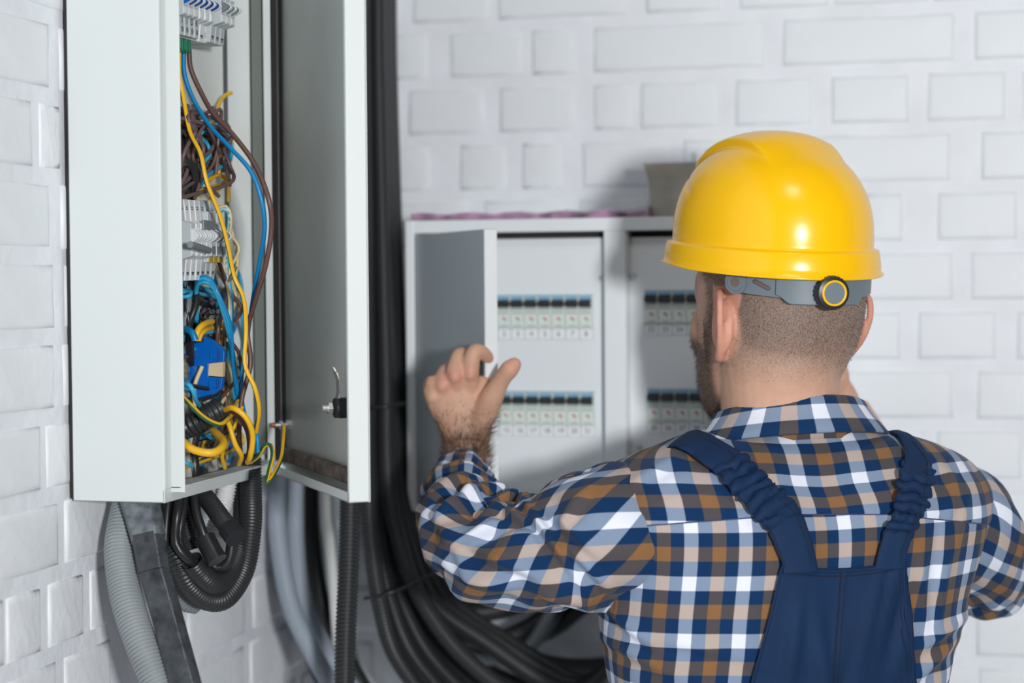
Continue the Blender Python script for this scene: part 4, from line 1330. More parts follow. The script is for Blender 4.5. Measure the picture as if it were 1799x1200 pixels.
def folds_at(folds, s, th, L):
    d = 0
    for (s0, th0, ls, lt, k, am) in folds:
        dt = (th - th0 + math.pi) % (2 * math.pi) - math.pi
        w_ = math.exp(-((s / L - s0) / ls) ** 2 - (dt / lt) ** 2)
        d += am * w_ * math.sin(k[0] * s + k[1] * dt)
    return d


SL = [(1150, 925, 1.885, .060), (1105, 935, 1.870, .074), (1060, 948, 1.865, .0755), (1015, 958, 1.870, .0700), (965, 972, 1.875, .0620), (915, 980, 1.885, .0570), (868, 972, 1.90, .0550), (830, 945, 1.93, .0530), (810, 912, 1.97, .0475), (806, 880, 2.01, .0420), (812, 852, 2.045, .0365), (818, 828, 2.07, .0305)]
rg, uvs, PSL, TSL, RSL = sleeve(SL, 3.1, nseg=140, n=220, ridges=[(962, 940, 75, 9, .97, .0095), (1000, 930, 60, 10, .75, .006), (858, 928, 62, 9, -.42, .0080), (880, 985, 80, 12, .45, .0065), (850, 1022, 90, 12, .42, .0060), (1010, 895, 50, 9, -.9, .005), (1035, 1000, 60, 10, .8, .006), (790, 900, 42, 9, -.75, .0065), (835, 868, 50, 8, .12, .0055), (960, 1040, 75, 10, .2, .005), (905, 905, 35, 8, .3, .008), (800, 960, 60, 10, 1.1, .005)], rotf=lambda f: R_(38) * (1 - min(1, f / .75)) + R_(4), u0=.012, v0=.02,
                                folds=[(.50, 1.2, .13, 1.5, (170, 2.0), .0100), (.60, 0.3, .14, 1.8, (140, -3.5), .0085), (.32, 2.2, .2, 1.8, (90, 3.0), .0075), (.80, 1.0, .16, 3.0, (130, 1.0), .0060), (.18, 4.0, .2, 2.0, (80, -2.5), .0060), (.40, 4.0, .15, 1.2, (110, 4), .0060), (.62, 3.2, .15, 1.3, (120, -4), .0060)])
SH.loft(rg, 0, caps=(False, False), uv=uvs, closed=False)
# cuff: return inwards
NC = 141
cuff = [[PSL[-1] + (np.array(p) - PSL[-1]) * k + TSL[-1] * o_ for p in rg[-1]] for k, o_ in ((1.0, 0), (1.02, .004), (.97, .006), (.88, .002), (.80, -.02))]
cu = [(j * .02, (2 + k * .05)) for k in range(5) for j in range(141)]
SH.loft(cuff, 0, caps=(False, False), uv=[(uvs[219 * 141 + (q % 141)][0], uvs[219 * 141 + (q % 141)][1] + .1 * (q // 141)) for q in range(5 * 141)], closed=False)
SR = [(1640, 905, 1.99, .055), (1680, 915, 1.99, .064), (1705, 945, 2.00, .0590), (1728, 985, 2.03, .0500), (1735, 1015, 2.08, .0440), (1712, 1015, 2.13, .0420), (1660, 960, 2.16, .0400), (1600, 880, 2.18, .0370), (1545, 805, 2.19, .0330)]
rg2, uvs2, PSR, TSR, RSR = sleeve(SR, 9.4, nseg=72, n=110, rotf=lambda f: R_(-25), u0=.0, v0=.01,
                                  folds=[(.35, 4.2, .15, 2.0, (160, 2.0), .0060), (.2, 5.0, .15, 2.0, (110, -3.0), .0045), (.5, 1.0, .2, 3.0, (120, 1.0), .004)])
SH.loft(rg2, 0, caps=(False, False), uv=uvs2, closed=False)
# button of the sleeve placket, right arm

# plaid material
def plaid_mat(name, yoke=False):
    m = bpy.data.materials.new(name); m.use_nodes = True
    nt = m.node_tree; b = nt.nodes['Principled BSDF']
    b.inputs['Roughness'].default_value = 0.85
    b.inputs['Specular IOR Level'].default_value = 0.15
    b.inputs['Sheen Weight'].default_value = 0.08
    uvn = nt.nodes.new('ShaderNodeUVMap')
    sp = nt.nodes.new('ShaderNodeSeparateXYZ')
    uvn.uv_map = 'UVMap'
    if yoke:
        uy_ = nt.nodes.new('ShaderNodeUVMap'); uy_.uv_map = 'Yoke'
        at = nt.nodes.new('ShaderNodeAttribute'); at.attribute_name = 'below_seam'
        gt = nt.nodes.new('ShaderNodeMath'); gt.operation = 'LESS_THAN'; gt.inputs[1].default_value = 0.0
        nt.links.new(at.outputs['Fac'], gt.inputs[0])
        mv = nt.nodes.new('ShaderNodeMix'); mv.data_type = 'VECTOR'
        nt.links.new(gt.outputs[0], mv.inputs[0]); nt.links.new(uvn.outputs[0], mv.inputs[4]); nt.links.new(uy_.outputs[0], mv.inputs[5])
        nt.links.new(mv.outputs[1], sp.inputs[0])
    else:
        nt.links.new(uvn.outputs[0], sp.inputs[0])
    navy, brown, white = srgb(10, 48, 88), srgb(136, 98, 64), srgb(226, 230, 243)
    outs = []
    for ax in (0, 1):
        ad = nt.nodes.new('ShaderNodeMath'); ad.operation = 'ADD'; ad.inputs[1].default_value = 0.125 + 100
        nt.links.new(sp.outputs[ax], ad.inputs[0])
        fr = nt.nodes.new('ShaderNodeMath'); fr.operation = 'FRACT'; nt.links.new(ad.outputs[0], fr.inputs[0])
        cr = nt.nodes.new('ShaderNodeValToRGB'); cr.color_ramp.interpolation = 'LINEAR'
        el = cr.color_ramp.elements
        stops = [(0, white), (.235, white), (.25, navy), (.495, navy), (.51, brown), (.745, brown), (.76, navy), (.985, navy), (1.0, white)]
        el[0].position = 0; el[0].color = (*white, 1); el[1].position = 1; el[1].color = (*white, 1)
        for p_, c_ in stops[1:-1]:
            e_ = el.new(p_); e_.color = (*c_, 1)
        nt.links.new(fr.outputs[0], cr.inputs[0])
        outs.append(cr)
    mx = nt.nodes.new('ShaderNodeMix'); mx.data_type = 'RGBA'; mx.inputs[0].default_value = 0.5
    # fine weave: alternate warp and weft threads
    wv = []
    for ax in (0, 1):
        mm = nt.nodes.new('ShaderNodeMath'); mm.operation = 'MULTIPLY'; mm.inputs[1].default_value = 2 * math.pi * 60
        nt.links.new(sp.outputs[ax], mm.inputs[0])
        sn = nt.nodes.new('ShaderNodeMath'); sn.operation = 'SINE'; nt.links.new(mm.outputs[0], sn.inputs[0]); wv.append(sn)
    pr = nt.nodes.new('ShaderNodeMath'); pr.operation = 'MULTIPLY'; nt.links.new(wv[0].outputs[0], pr.inputs[0]); nt.links.new(wv[1].outputs[0], pr.inputs[1])
    sc_ = nt.nodes.new('ShaderNodeMath'); sc_.operation = 'MULTIPLY_ADD'; sc_.inputs[1].default_value = 0.22; sc_.inputs[2].default_value = 0.5
    nt.links.new(pr.outputs[0], sc_.inputs[0]); nt.links.new(sc_.outputs[0], mx.inputs[0])
    nt.links.new(outs[0].outputs[0], mx.inputs[6]); nt.links.new(outs[1].outputs[0], mx.inputs[7])
    # threads of two colours crossing look deeper than their plain average
    ml = nt.nodes.new('ShaderNodeMix'); ml.data_type = 'RGBA'; ml.blend_type = 'MULTIPLY'; ml.inputs[0].default_value = 1
    nt.links.new(outs[0].outputs[0], ml.inputs[6]); nt.links.new(outs[1].outputs[0], ml.inputs[7])
    gm = nt.nodes.new('ShaderNodeGamma'); gm.inputs[1].default_value = 0.5; nt.links.new(ml.outputs[2], gm.inputs[0])
    m2 = nt.nodes.new('ShaderNodeMix'); m2.data_type = 'RGBA'; m2.inputs[0].default_value = 0.5
    nt.links.new(mx.outputs[2], m2.inputs[6]); nt.links.new(gm.outputs[0], m2.inputs[7])
    nt.links.new(m2.outputs[2], b.inputs['Base Color'])
    bp = nt.nodes.new('ShaderNodeBump'); bp.inputs['Strength'].default_value = 0.25; bp.inputs['Distance'].default_value = 0.0003
    nt.links.new(pr.outputs[0], bp.inputs['Height']); nt.links.new(bp.outputs[0], b.inputs['Normal'])
    return m


M_PLAID = plaid_mat('checked_cotton', True)
M_PLAIDC = plaid_mat('checked_cotton_collar')
shirt = SH.build('shirt', M_PLAID, man)
um2 = shirt.data.uv_layers.new(name='Yoke')
li = np.zeros(len(shirt.data.loops), np.int32); shirt.data.loops.foreach_get('vertex_index', li)
u1 = np.zeros(len(li) * 2, np.float32); shirt.data.uv_layers[0].data.foreach_get('uv', u1); u1 = u1.reshape(-1, 2)
tor_l = li < nr * NT
u1[tor_l] = UY[li[tor_l]]
um2.data.foreach_set('uv', u1.reshape(-1))
sdist = np.full(len(shirt.data.vertices), 1.0, np.float32)
for k_ in range(nr * NT):
    x_, y_ = proj(V[k_]); sdist[k_] = (y_ - seam_y(x_)) * 0.01
at_ = shirt.data.attributes.new('below_seam', 'FLOAT', 'POINT'); at_.data.foreach_set('value', sdist)
shirt['label'] = 'navy, brown and white checked cotton shirt'
sd_ = shirt.modifiers.new('thickness', 'SOLIDIFY'); sd_.thickness = 0.0009; sd_.offset = -1

# collar: folded band
CLN = 64
crings, cuv = [], []
NB = px(1392, 748, 1.925)
prof = [(-.014, .006), (.004, .003), (.018, 0.0), (.0285, -.001), (.030, .002), (.0285, .005), (.020, .009), (.012, .014), (.003, .0205), (-.0045, .0255), (-.006, .024)]
for k, (zh, ro) in enumerate(prof):
    r = []
    for j in range(CLN + 1):
        th = math.pi / 2 + 2 * math.pi * j / CLN
        ct, st = math.cos(th), math.sin(th)
        a, b = .0735 + ro, .0700 + ro
        front = max(0, st)
        z = zh * (1 + 0.25 * front) - .036 * (st * .5 + .5) * 1.0 + .0
        flare = 1 + (0.22 * (0.03 - zh) / .05 if zh < .03 and k > 4 else 0)
        c = NB + FV * 0.006 + SV * -0.001
        if k > 4:
            a *= 1 + 0.10 * (1 - (zh + .0215) / .057); b *= 1 + 0.05 * (1 - (zh + .0215) / .057)
        r.append(c + SV * a * ct + FV * b * st + ZV * (z + .006))
        cuv.append(((th - 1.5 * math.pi) * .078 / 0.0575 + .1, -(zh) / .056 + .25))
    crings.append(r)
mb = MB(); mb.loft(crings, 0, caps=(False, False), uv=cuv, closed=False)
colr = mb.build('collar', M_PLAIDC, shirt, weld=True)
sdc = colr.modifiers.new('thickness', 'SOLIDIFY'); sdc.thickness = 0.0012; sdc.offset = 0

# stitched seams of the shirt: sleeve seam and yoke seam as thin raised cords of cloth
dgx = bpy.context.evaluated_depsgraph_get()
SHB = BVHTree.FromPolygons([Vector(p) for p in SH.v], [f for f in SH.f if len(f) == 4])
TORB = BVHTree.FromPolygons([Vector(p) for p in V], fb + fy)
mb = MB()
pts = []
for x in range(1066, 1745, 6):
    p, n_, fi = hit(x, seam_y(x), TORB, 0.0002)
    if p is not None: pts.append(p)
if len(pts) > 5: sweep(mb, crom(pts, 0.006), 0.0007, 5)
mb.build('yoke_seam', mat('navy_thread', srgb(60, 70, 110), .8), shirt)

# ------------------------------------------------------------------ dungarees
M_NAVY = mat('navy_twill', srgb(14, 42, 76), 0.75, spec=0.25, bump=(1500, 0.4, 0.0004), var=(20, 0.10))
M_NST = mat('navy_stitching', srgb(8, 22, 46), 0.8)
EXT = {}


def patch(outl_rows, off, ruff=None, bvh=TORB, ny=None, fold=None, edge_in=0.0):
    """outl_rows: (y, xl, xr[, y right]) -> grid lying on the shirt"""
    rws = crom([[r[0], r[1], r[2], (r[3] if len(r) > 3 else r[0])] for r in outl_rows], n=ny or 60)
    nx = 28
    G = []
    for i, (yl, xl, xr, yr) in enumerate(rws):
        row = []
        for j in range(nx + 1):
            f = j / nx
            x, y = xl + (xr - xl) * f, yl + (yr - yl) * f
            o_ = off
            if ruff: o_ += ruff(i / (len(rws) - 1), f)
            if fold: o_ += fold(x, y)
            p, n_, fi = hit(x, y, bvh, 0)
            if p is None:
                row.append(None); continue
            k_ = min(1, 6 * min(f, 1 - f) + edge_in)
            row.append(p - ray(x, y) / np.linalg.norm(ray(x, y)) * (o_ * 0.35 * 1.0) + n_ * o_ * 0.65)
        G.append(row)
    return G


def grid_mesh(mb, G, mi=0):
    ny, nx = len(G), len(G[0])
    V_, ok = [], {}
    for i in range(ny):
        for j in range(nx):
            if G[i][j] is not None:
                ok[(i, j)] = len(V_); V_.append(G[i][j])
    f = []
    for i in range(ny - 1):
        for j in range(nx - 1):
            ks = [(i, j), (i, j + 1), (i + 1, j + 1), (i + 1, j)]
            if all(k in ok for k in ks): f.append(tuple(ok[k] for k in ks))
    mb.add(V_, f, mi, None, True)


bibfold = lambda x, y: sum(.0075 * gauss(x, y, *q) for q in [(1545, 1090, 100, 9, 1.85), (1512, 1130, 120, 8, 1.80), (1576, 1130, 90, 7, 1.75), (1440, 1170, 90, 11, 1.45), (1390, 1130, 80, 9, 1.7)]) + 0.0035 * (.5 + .5 * math.sin((x * .94 + (y - 1000) * .32) / 15.0 + 1.5 * math.sin(y / 90))) * min(1, max(0, (y - 1010) / 90)) * gauss(x, y, 1520, 1120, 95, 120) + 0.0012 * math.exp(-((x - (1477 - (y - 1000) * .07)) / 3) ** 2)
BIB = [(992, 1370, 1587, 984), (1030, 1362, 1590, 1024), (1080, 1350, 1594, 1080), (1140, 1334, 1599, 1140), (1200, 1318, 1606, 1200), (1260, 1300, 1612, 1260), (1315, 1285, 1620, 1315)]
G = patch(BIB, 0.0050, fold=bibfold, ny=90)
# the top edge dips between the straps
for j in range(len(G[0])):
    f = j / (len(G[0]) - 1)
    dip = 9 * math.sin(math.pi * f)
    for i in range(6):
        w_ = 1 - i / 6
        if G[i][j] is not None: G[i][j] = G[i][j] - ZV * dip * w_ * 0.0006
mb = MB(); grid_mesh(mb, G)
bib = mb.build('dungarees', M_NAVY, man)
bib['label'] = 'navy work dungarees, back panel'
so = bib.modifiers.new('thickness', 'SOLIDIFY'); so.thickness = 0.0026; so.offset = 1


# hem roll along the top and sides, centre seam, two rows of stitching
def cord(ptsxy, off, r, m, name, parent, bvh=TORB, step=.005, seg=6):
    L_ = []
    for (x, y) in ptsxy:
        p, n_, fi = hit(x, y, bvh, off)
        if p is not None: L_.append(p)
    if len(L_) < 3: return
    mb = MB(); sweep(mb, crom(L_, step), r, seg)
    return mb.build(name, m, parent)


BIBB = BVHTree.FromPolygons([Vector(p) for p in mb.v], mb.f)
e1 = [(1372 + (1585 - 1372) * f, 996 - 8 * f + 9 * math.sin(math.pi * f)) for f in np.linspace(0.01, .99, 30)]
cord([(x, y + 2) for x, y in e1], .0024, .0018, M_NAVY, 'top_hem', bib, BIBB)
cord([(x, y + 11) for x, y in e1], .0026, .0006, M_NST, 'stitching', bib, BIBB)
cord([(1477 - (y - 1000) * .07, y) for y in range(1006, 1300, 8)], .0028, .0008, M_NST, 'centre_seam', bib, BIBB)
cord([(1483 - (y - 1000) * .07, y) for y in range(1012, 1300, 8)], .0028, .0005, M_NST, 'stitching', bib, BIBB)
cord([(np.interp(y, [992, 1080, 1200, 1300], [1370, 1350, 1318, 1288]) + 3, y) for y in range(1000, 1300, 8)], .0022, .0016, M_NAVY, 'side_hem', bib, BIBB)
cord([(np.interp(y, [984, 1080, 1200, 1300], [1587, 1594, 1606, 1618]) - 3, y) for y in range(992, 1300, 8)], .0022, .0016, M_NAVY, 'side_hem', bib, BIBB)
cord([(np.interp(y, [984, 1080, 1200, 1300], [1587, 1594, 1606, 1618]) - 11, y) for y in range(992, 1300, 8)], .0026, .0005, M_NST, 'stitching', bib, BIBB)


def ruffle(a0, a1, amp, seed):
    def fn(s, f):
        w_ = max(0, min(1, (s - a0) / .06)) * max(0, min(1, (a1 - s) / .06))
        g_ = noise.noise(Vector((s * 22 + seed, f * 2.2, seed))) + .5 * math.sin(s * 75 + 2.5 * f + seed + 2 * noise.noise(Vector((f * 3, s * 6, seed))))
        return w_ * amp * (1 + 0.9 * g_) + 0.0022 * (1 - (2 * f - 1) ** 4)
    return fn


def jag(seed, rows_, a0, a1):
    """irregular gathered edges"""
    out = []
    n = 46
    R2 = crom([[r[0], r[1], r[2], r[3]] for r in rows_], n=n)
    for i, (yl, xl, xr, yr) in enumerate(R2):
        s = i / (n - 1)
        w_ = max(0, min(1, (s - a0) / .05)) * max(0, min(1, (a1 - s) / .05))
        dx, dy = xr - xl, yr - yl
        L_ = math.hypot(dx, dy)
        j1 = w_ * (3.5 * math.sin(s * 88 + seed) + 2 * math.sin(s * 150))
        j2 = w_ * (3.5 * math.sin(s * 80 + seed + 2) + 2 * math.sin(s * 170))
        out.append((yl - dy / L_ * j1, xl - dx / L_ * j1, xr + dx / L_ * j2, yr + dy / L_ * j2))
    return out


# left strap: cross rows from the bib up over the shoulder (yl,xl,xr,yr)
SLR = [(1008, 1374, 1430, 1006), (990, 1372, 1426, 980), (965, 1362, 1417, 945), (935, 1348, 1399, 900), (912, 1326, 1370, 872), (886, 1300, 1348, 850), (862, 1280, 1325, 828), (838, 1258, 1305, 808), (825, 1240, 1285, 795), (812, 1222, 1262, 782), (800, 1205, 1247, 773), (797, 1198, 1238, 770)]
SRR = [(1000, 1532, 1583, 998), (978, 1537, 1585, 975), (955, 1544, 1590, 955), (930, 1552, 1600, 932), (905, 1568, 1612, 905), (880, 1572, 1622, 885), (855, 1574, 1628, 860), (830, 1580, 1631, 838), (810, 1586, 1630, 815), (795, 1586, 1618, 795), (780, 1580, 1602, 778), (773, 1576, 1592, 772)]
for nm, rws, sd, (a0, a1) in (('left', SLR, 1.0, (.22, .78)), ('right', SRR, 5.0, (.22, .80))):
    G = patch(jag(sd, rws, a0, a1), 0.0060, ruff=ruffle(a0, a1, 0.0042, sd), ny=110)
    # continue over the shoulder to the front
    last = [g for g in G if all(q is not None for q in g)]
    mb = MB(); grid_mesh(mb, G)
    if last:
        row0 = last[-1]
        ext = [row0]
        for k in range(1, 14):
            f = k / 13
            ext.append([p + FV * (0.13 * math.sin(f * math.pi / 2)) * (1) + ZV * (0.004 * math.sin(min(1, f * 3) * math.pi) - 0.17 * (1 - math.cos(f * math.pi / 2))) for p in row0])
        grid_mesh(mb, ext)
    st_ = mb.build('shoulder_strap', M_NAVY, bib, weld=True)
    s2 = st_.modifiers.new('thickness', 'SOLIDIFY'); s2.thickness = 0.003; s2.offset = 1
    SB = BVHTree.FromPolygons([Vector(p) for p in mb.v], mb.f)
    for side in (0.10, 0.90):
        pts = [(r[1] + (r[2] - r[1]) * side, r[0] + (r[3] - r[0]) * side) for r in crom([[r[0], r[1], r[2], r[3]] for r in rws], n=60)[2:-3]]
        cord(pts, .0033, .0005, M_NST, 'stitching', st_, SB)
# small patch of the strap's end seam on the left shoulder

# trousers and boots below the frame
mb = MB()
hipc = px(1368, 1330, 1.93)
zs = hipc[2]
cx_, cy_ = hipc[0], hipc[1]
rgs = []
for z, a, b in [(zs + .03, .172, .132), (zs - .04, .172, .134), (zs - .12, .176, .136), (0.92, .182, .138), (0.84, .180, .135)]:
    rgs.append(ell_ring(np.array([cx_, cy_, z]), a, b, SV, FV, 48, 2.3))
mb.loft(rgs, caps=(False, True))
for s in (-1, 1):
    lr = []
    for z, o_, r_ in [(.90, .085, .092), (.75, .090, .088), (.60, .095, .078), (.48, .098, .070), (.35, .100, .066), (.18, .102, .062), (.06, .104, .064)]:
        c = np.array([cx_, cy_, z]) + SV * s * o_
        lr.append(ell_ring(c, r_, r_ * 1.08, SV, FV, 28))
    mb.loft(lr)
tr = mb.build('trouser_legs', M_NAVY, bib)
M_BOOT = mat('brown_leather_boot', (0.10, 0.055, 0.03), 0.5, bump=(200, .3, .001))
for s in (-1, 1):
    mb = MB()
    c0 = np.array([cx_, cy_, 0]) + SV * s * .104
    br = []
    for y, w_, h_ in [(-.08, .026, .05), (-.07, .036, .075), (-.03, .040, .085), (.03, .042, .08), (.08, .046, .065), (.13, .046, .055), (.17, .036, .045), (.185, .018, .030)]:
        r = []
        for t_ in np.linspace(0, 2 * math.pi, 20, endpoint=False):
            r.append(c0 + FV * y + SV * w_ * math.cos(t_) + ZV * max(0.001, h_ / 2 + h_ / 2 * math.sin(t_) * 1.05))
        br.append(r)
    mb.loft(br)
    mb.build('boot', M_BOOT, man)
    mb = MB()

# ------------------------------------------------------------------ body under the clothes, arms, hands
# torso core
core = []
for i in range(0, len(TOR) - 12, 6):
    c = TOR[i].mean(axis=0)
    core.append([c + (TOR[i][j] - c) * 0.90 for j in range(0, NT, 5)])
SKIN.loft(core)


def limb(pts, seg=16, step=.006):
    C = crom([list(p) + [r] for p, r in pts], step)
    sweep(SKIN, C[:, :3], C[:, 3], seg)


def P3(x, y, D): return px(x, y, D)


# left arm inside the sleeve to the wrist
limb([(P3(1150, 905, 1.90), .050), (P3(1060, 935, 1.88), .050), (P3(960, 965, 1.885), .046), (P3(868, 968, 1.90), .042), (P3(828, 925, 1.95), .040), (P3(815, 870, 2.02), .033), (P3(818, 820, 2.07), .0275), (P3(818, 790, 2.085), .0260)])


def flat_loft(rows_, A, B, e=2.2, n=24):
    C = crom([list(p) + [a, b] for p, a, b in rows_], 0.005)
    SKIN.loft([ell_ring(r[:3], r[3], r[4], A, B, n, e) for r in C])


# hand axes
HW = RGT * 0.97 + FWD * 0.20; HW /= np.linalg.norm(HW)            # across the hand, little finger -> thumb
HN = np.cross(HW, ZV); HN /= np.linalg.norm(HN)
flat_loft([(P3(818, 806, 2.080), .0270, .0205), (P3(820, 780, 2.088), .0265, .0190), (P3(819, 757, 2.090), .0300, .0175), (P3(817, 725, 2.088), .0365, .0165), (P3(812, 695, 2.084), .0405, .0155), (P3(806, 672, 2.082), .0390, .0140), (P3(804, 660, 2.084), .0350, .0115)], HW, HN)


def finger(pts):
    C = crom([list(P3(*q[:3])) + [q[3]] for q in pts], .003)
    sweep(SKIN, C[:, :3], C[:, 3], 12)
    rg_ = []
    p = C[-1, :3]; r = C[-1, 3]
    d_ = C[-1, :3] - C[-3, :3]; d_ /= np.linalg.norm(d_)
    for t_ in np.linspace(0.05, math.pi - .05, 8):
        a = np.cross(d_, ZV + .01); a /= np.linalg.norm(a); b = np.cross(d_, a)
        rg_.append([p + d_ * r * math.cos(t_) + r * math.sin(t_) * (a * math.cos(q) + b * math.sin(q)) for q in np.linspace(0, 2 * math.pi, 12, endpoint=False)])
    SKIN.loft(rg_)


mm = .001
# index: up from its knuckle, bends over and right to the latch
finger([(828, 700, 2.085, .0095), (826, 655, 2.070, .0106), (829, 630, 2.066, .0098), (835, 617, 2.068, .0094), (848, 621, 2.080, .0088), (857, 630, 2.092, .0082), (861, 637, 2.099, .0074)])
# middle
finger([(806, 700, 2.085, .0095), (799, 660, 2.068, .0106), (802, 638, 2.072, .0096), (808, 624, 2.082, .0094), (818, 628, 2.100, .0086), (828, 640, 2.112, .0078)])
# ring
finger([(788, 710, 2.086, .0090), (778, 678, 2.072, .0100), (778, 662, 2.078, .0092), (783, 652, 2.090, .0088), (792, 654, 2.108, .0082), (802, 664, 2.120, .0074)])
# little
finger([(772, 730, 2.088, .0085), (760, 698, 2.078, .0092), (756, 682, 2.082, .0088), (757, 672, 2.090, .0083), (766, 672, 2.106, .0076), (776, 680, 2.118, .0068)])
# thumb leaves the side of the palm
finger([(838, 752, 2.086, .0150), (853, 722, 2.078, .0150), (864, 698, 2.070, .0138), (876, 676, 2.062, .0110), (886, 660, 2.056, .0102), (896, 648, 2.052, .0108), (903, 641, 2.052, .0088)])
# tendons / knuckle pads
for q in [(826, 656, 2.064), (799, 661, 2.062), (777, 677, 2.067), (760, 697, 2.073)]:
    c = P3(*q)
    blob((0, 0, 0), .0078, .0072, .0090, 10, fn=lambda a, b, d, c=c: c + np.array([a, b, d]))

# right arm, forearm and raised hand behind the neck
limb([(P3(1640, 905, 1.99), .050), (P3(1700, 950, 2.01), .044), (P3(1728, 1005, 2.07), .038), (P3(1690, 990, 2.14), .036), (P3(1600, 880, 2.15), .032), (P3(1540, 798, 2.16), .027), (P3(1490, 722, 2.165), .0255)])
flat_loft([(P3(1500, 740, 2.165), .026, .020), (P3(1480, 705, 2.165), .028, .018), (P3(1458, 672, 2.16), .038, .016), (P3(1440, 645, 2.155), .040, .014), (P3(1430, 630, 2.153), .036, .012)], (RGT * .85 + ZV * -.35), HN)
for k, (x, y) in enumerate([(1406, 648), (1420, 630), (1436, 618), (1452, 614)]):
    finger([(x + 14, y + 32, 2.155, .0095), (x, y, 2.178, .0098), (x - 8, y - 16, 2.155, .0090), (x - 12, y - 20, 2.175, .0084), (x - 10, y - 12, 2.195, .0076)])
finger([(1466, 690, 2.16, .013), (1474, 660, 2.15, .0125), (1466, 638, 2.15, .0105), (1456, 622, 2.16, .0090)])

tmp = SKIN.build('body_source', M_WHT)
rm = tmp.modifiers.new('r', 'REMESH'); rm.mode = 'VOXEL'; rm.voxel_size = 0.0022; rm.use_smooth_shade = True
sm = tmp.modifiers.new('s', 'SMOOTH'); sm.factor = 0.5; sm.iterations = 4
dg = bpy.context.evaluated_depsgraph_get()
bme = bpy.data.meshes.new_from_object(tmp.evaluated_get(dg))
bpy.data.objects.remove(tmp)
bme.name = 'body'
nv = len(bme.vertices)
co = np.zeros(nv * 3, np.float32); bme.vertices.foreach_get('co', co); co = co.reshape(-1, 3).astype(float)
nm = np.zeros(nv * 3, np.float32); bme.vertex_normals.foreach_get('vector', nm); nm = nm.reshape(-1, 3).astype(float)
# head-local coordinates
rel = co - EARC
hx = rel @ HS / HSC; hy0 = rel @ HF; hz0 = rel[:, 2]
ca, sa = math.cos(TILT), math.sin(TILT)
hy = hy0 * ca - hz0 * sa; hz = hz0 * ca + hy0 * sa
sst = lambda a, b, x: np.clip((x - a) / (b - a), 0, 1) ** 2 * (3 - 2 * np.clip((x - a) / (b - a), 0, 1))
ishead = sst(-.13, -.12, hz)
earm = (np.abs(hx) > .0735) & (hy > -.045) & (hy < .01) & (np.abs(hz) < .042)
ear_zone = sst(.030, .022, np.hypot((hy + .014) / 1.0, hz / 1.25)) * (np.abs(hx) > .06)
# scalp: fades in above the nape; behind the ears and at the temples
hair = sst(-.070, .005, hz + .10 * np.clip(-hy - .02, -.05, .06) * 0 ) * sst(.035, .010, hy - np.clip(hz - .03, 0, .05) * .6)
hair *= np.where(hz > .02, 1, 1 - .75 * ear_zone)
hair[earm] = 0
side = sst(.055, .068, np.abs(hx) + .25 * np.clip(hy, 0, .1))
beard = sst(.012, -.012, hz) * sst(.010, .028, hy) * sst(-.135, -.100, hz)
beard = np.maximum(beard, .5 * sst(.03, .0, hz) * sst(.008, .014, hy) * sst(.034, .020, hy) * (hz > -.02))
lips = ((np.abs(hx) < .027) & (hz < -.050) & (hz > -.078) & (hy > .085))
beard[lips] *= .1
beard *= (np.hypot(hx, hz + .0) > .022)
cheekbare = sst(-.035, -.015, hz - .25 * (hy - .05)) * (hy > .035)
beard = beard * (1 - .9 * cheekbare)
beard[earm] = 0
beard *= 1 - .95 * ((hy < .010) & (hy > -.04) & (np.abs(hz) < .036) & (np.abs(hx) > .05))
wr = px(818, 790, 2.08)
armh = np.exp(-((co[:, 2] - wr[2] - .008) / .026) ** 2) * (np.linalg.norm(co - wr, axis=1) < .07)
red = np.zeros(nv)
red += .6 * earm
for q in [(826, 656, 2.064), (799, 661, 2.062), (777, 677, 2.067), (900, 643, 2.05), (860, 636, 2.09)]:
    red += .6 * np.exp(-(np.linalg.norm(co - px(*q), axis=1) / .010) ** 2)
red += .35 * np.exp(-((hz + .11) / .02) ** 2) * (np.abs(hx) < .08) * (hy < .0)
nearh = np.linalg.norm(rel, axis=1) < .17
hair = hair * nearh; beard = beard * nearh; earm &= nearh
for nme, arr in (('hair_mask', hair), ('beard_mask', beard), ('arm_mask', armh), ('red_mask', np.clip(red, 0, 1))):
    at = bme.attributes.new(nme, 'FLOAT', 'POINT'); at.data.foreach_set('value', arr.astype(np.float32))


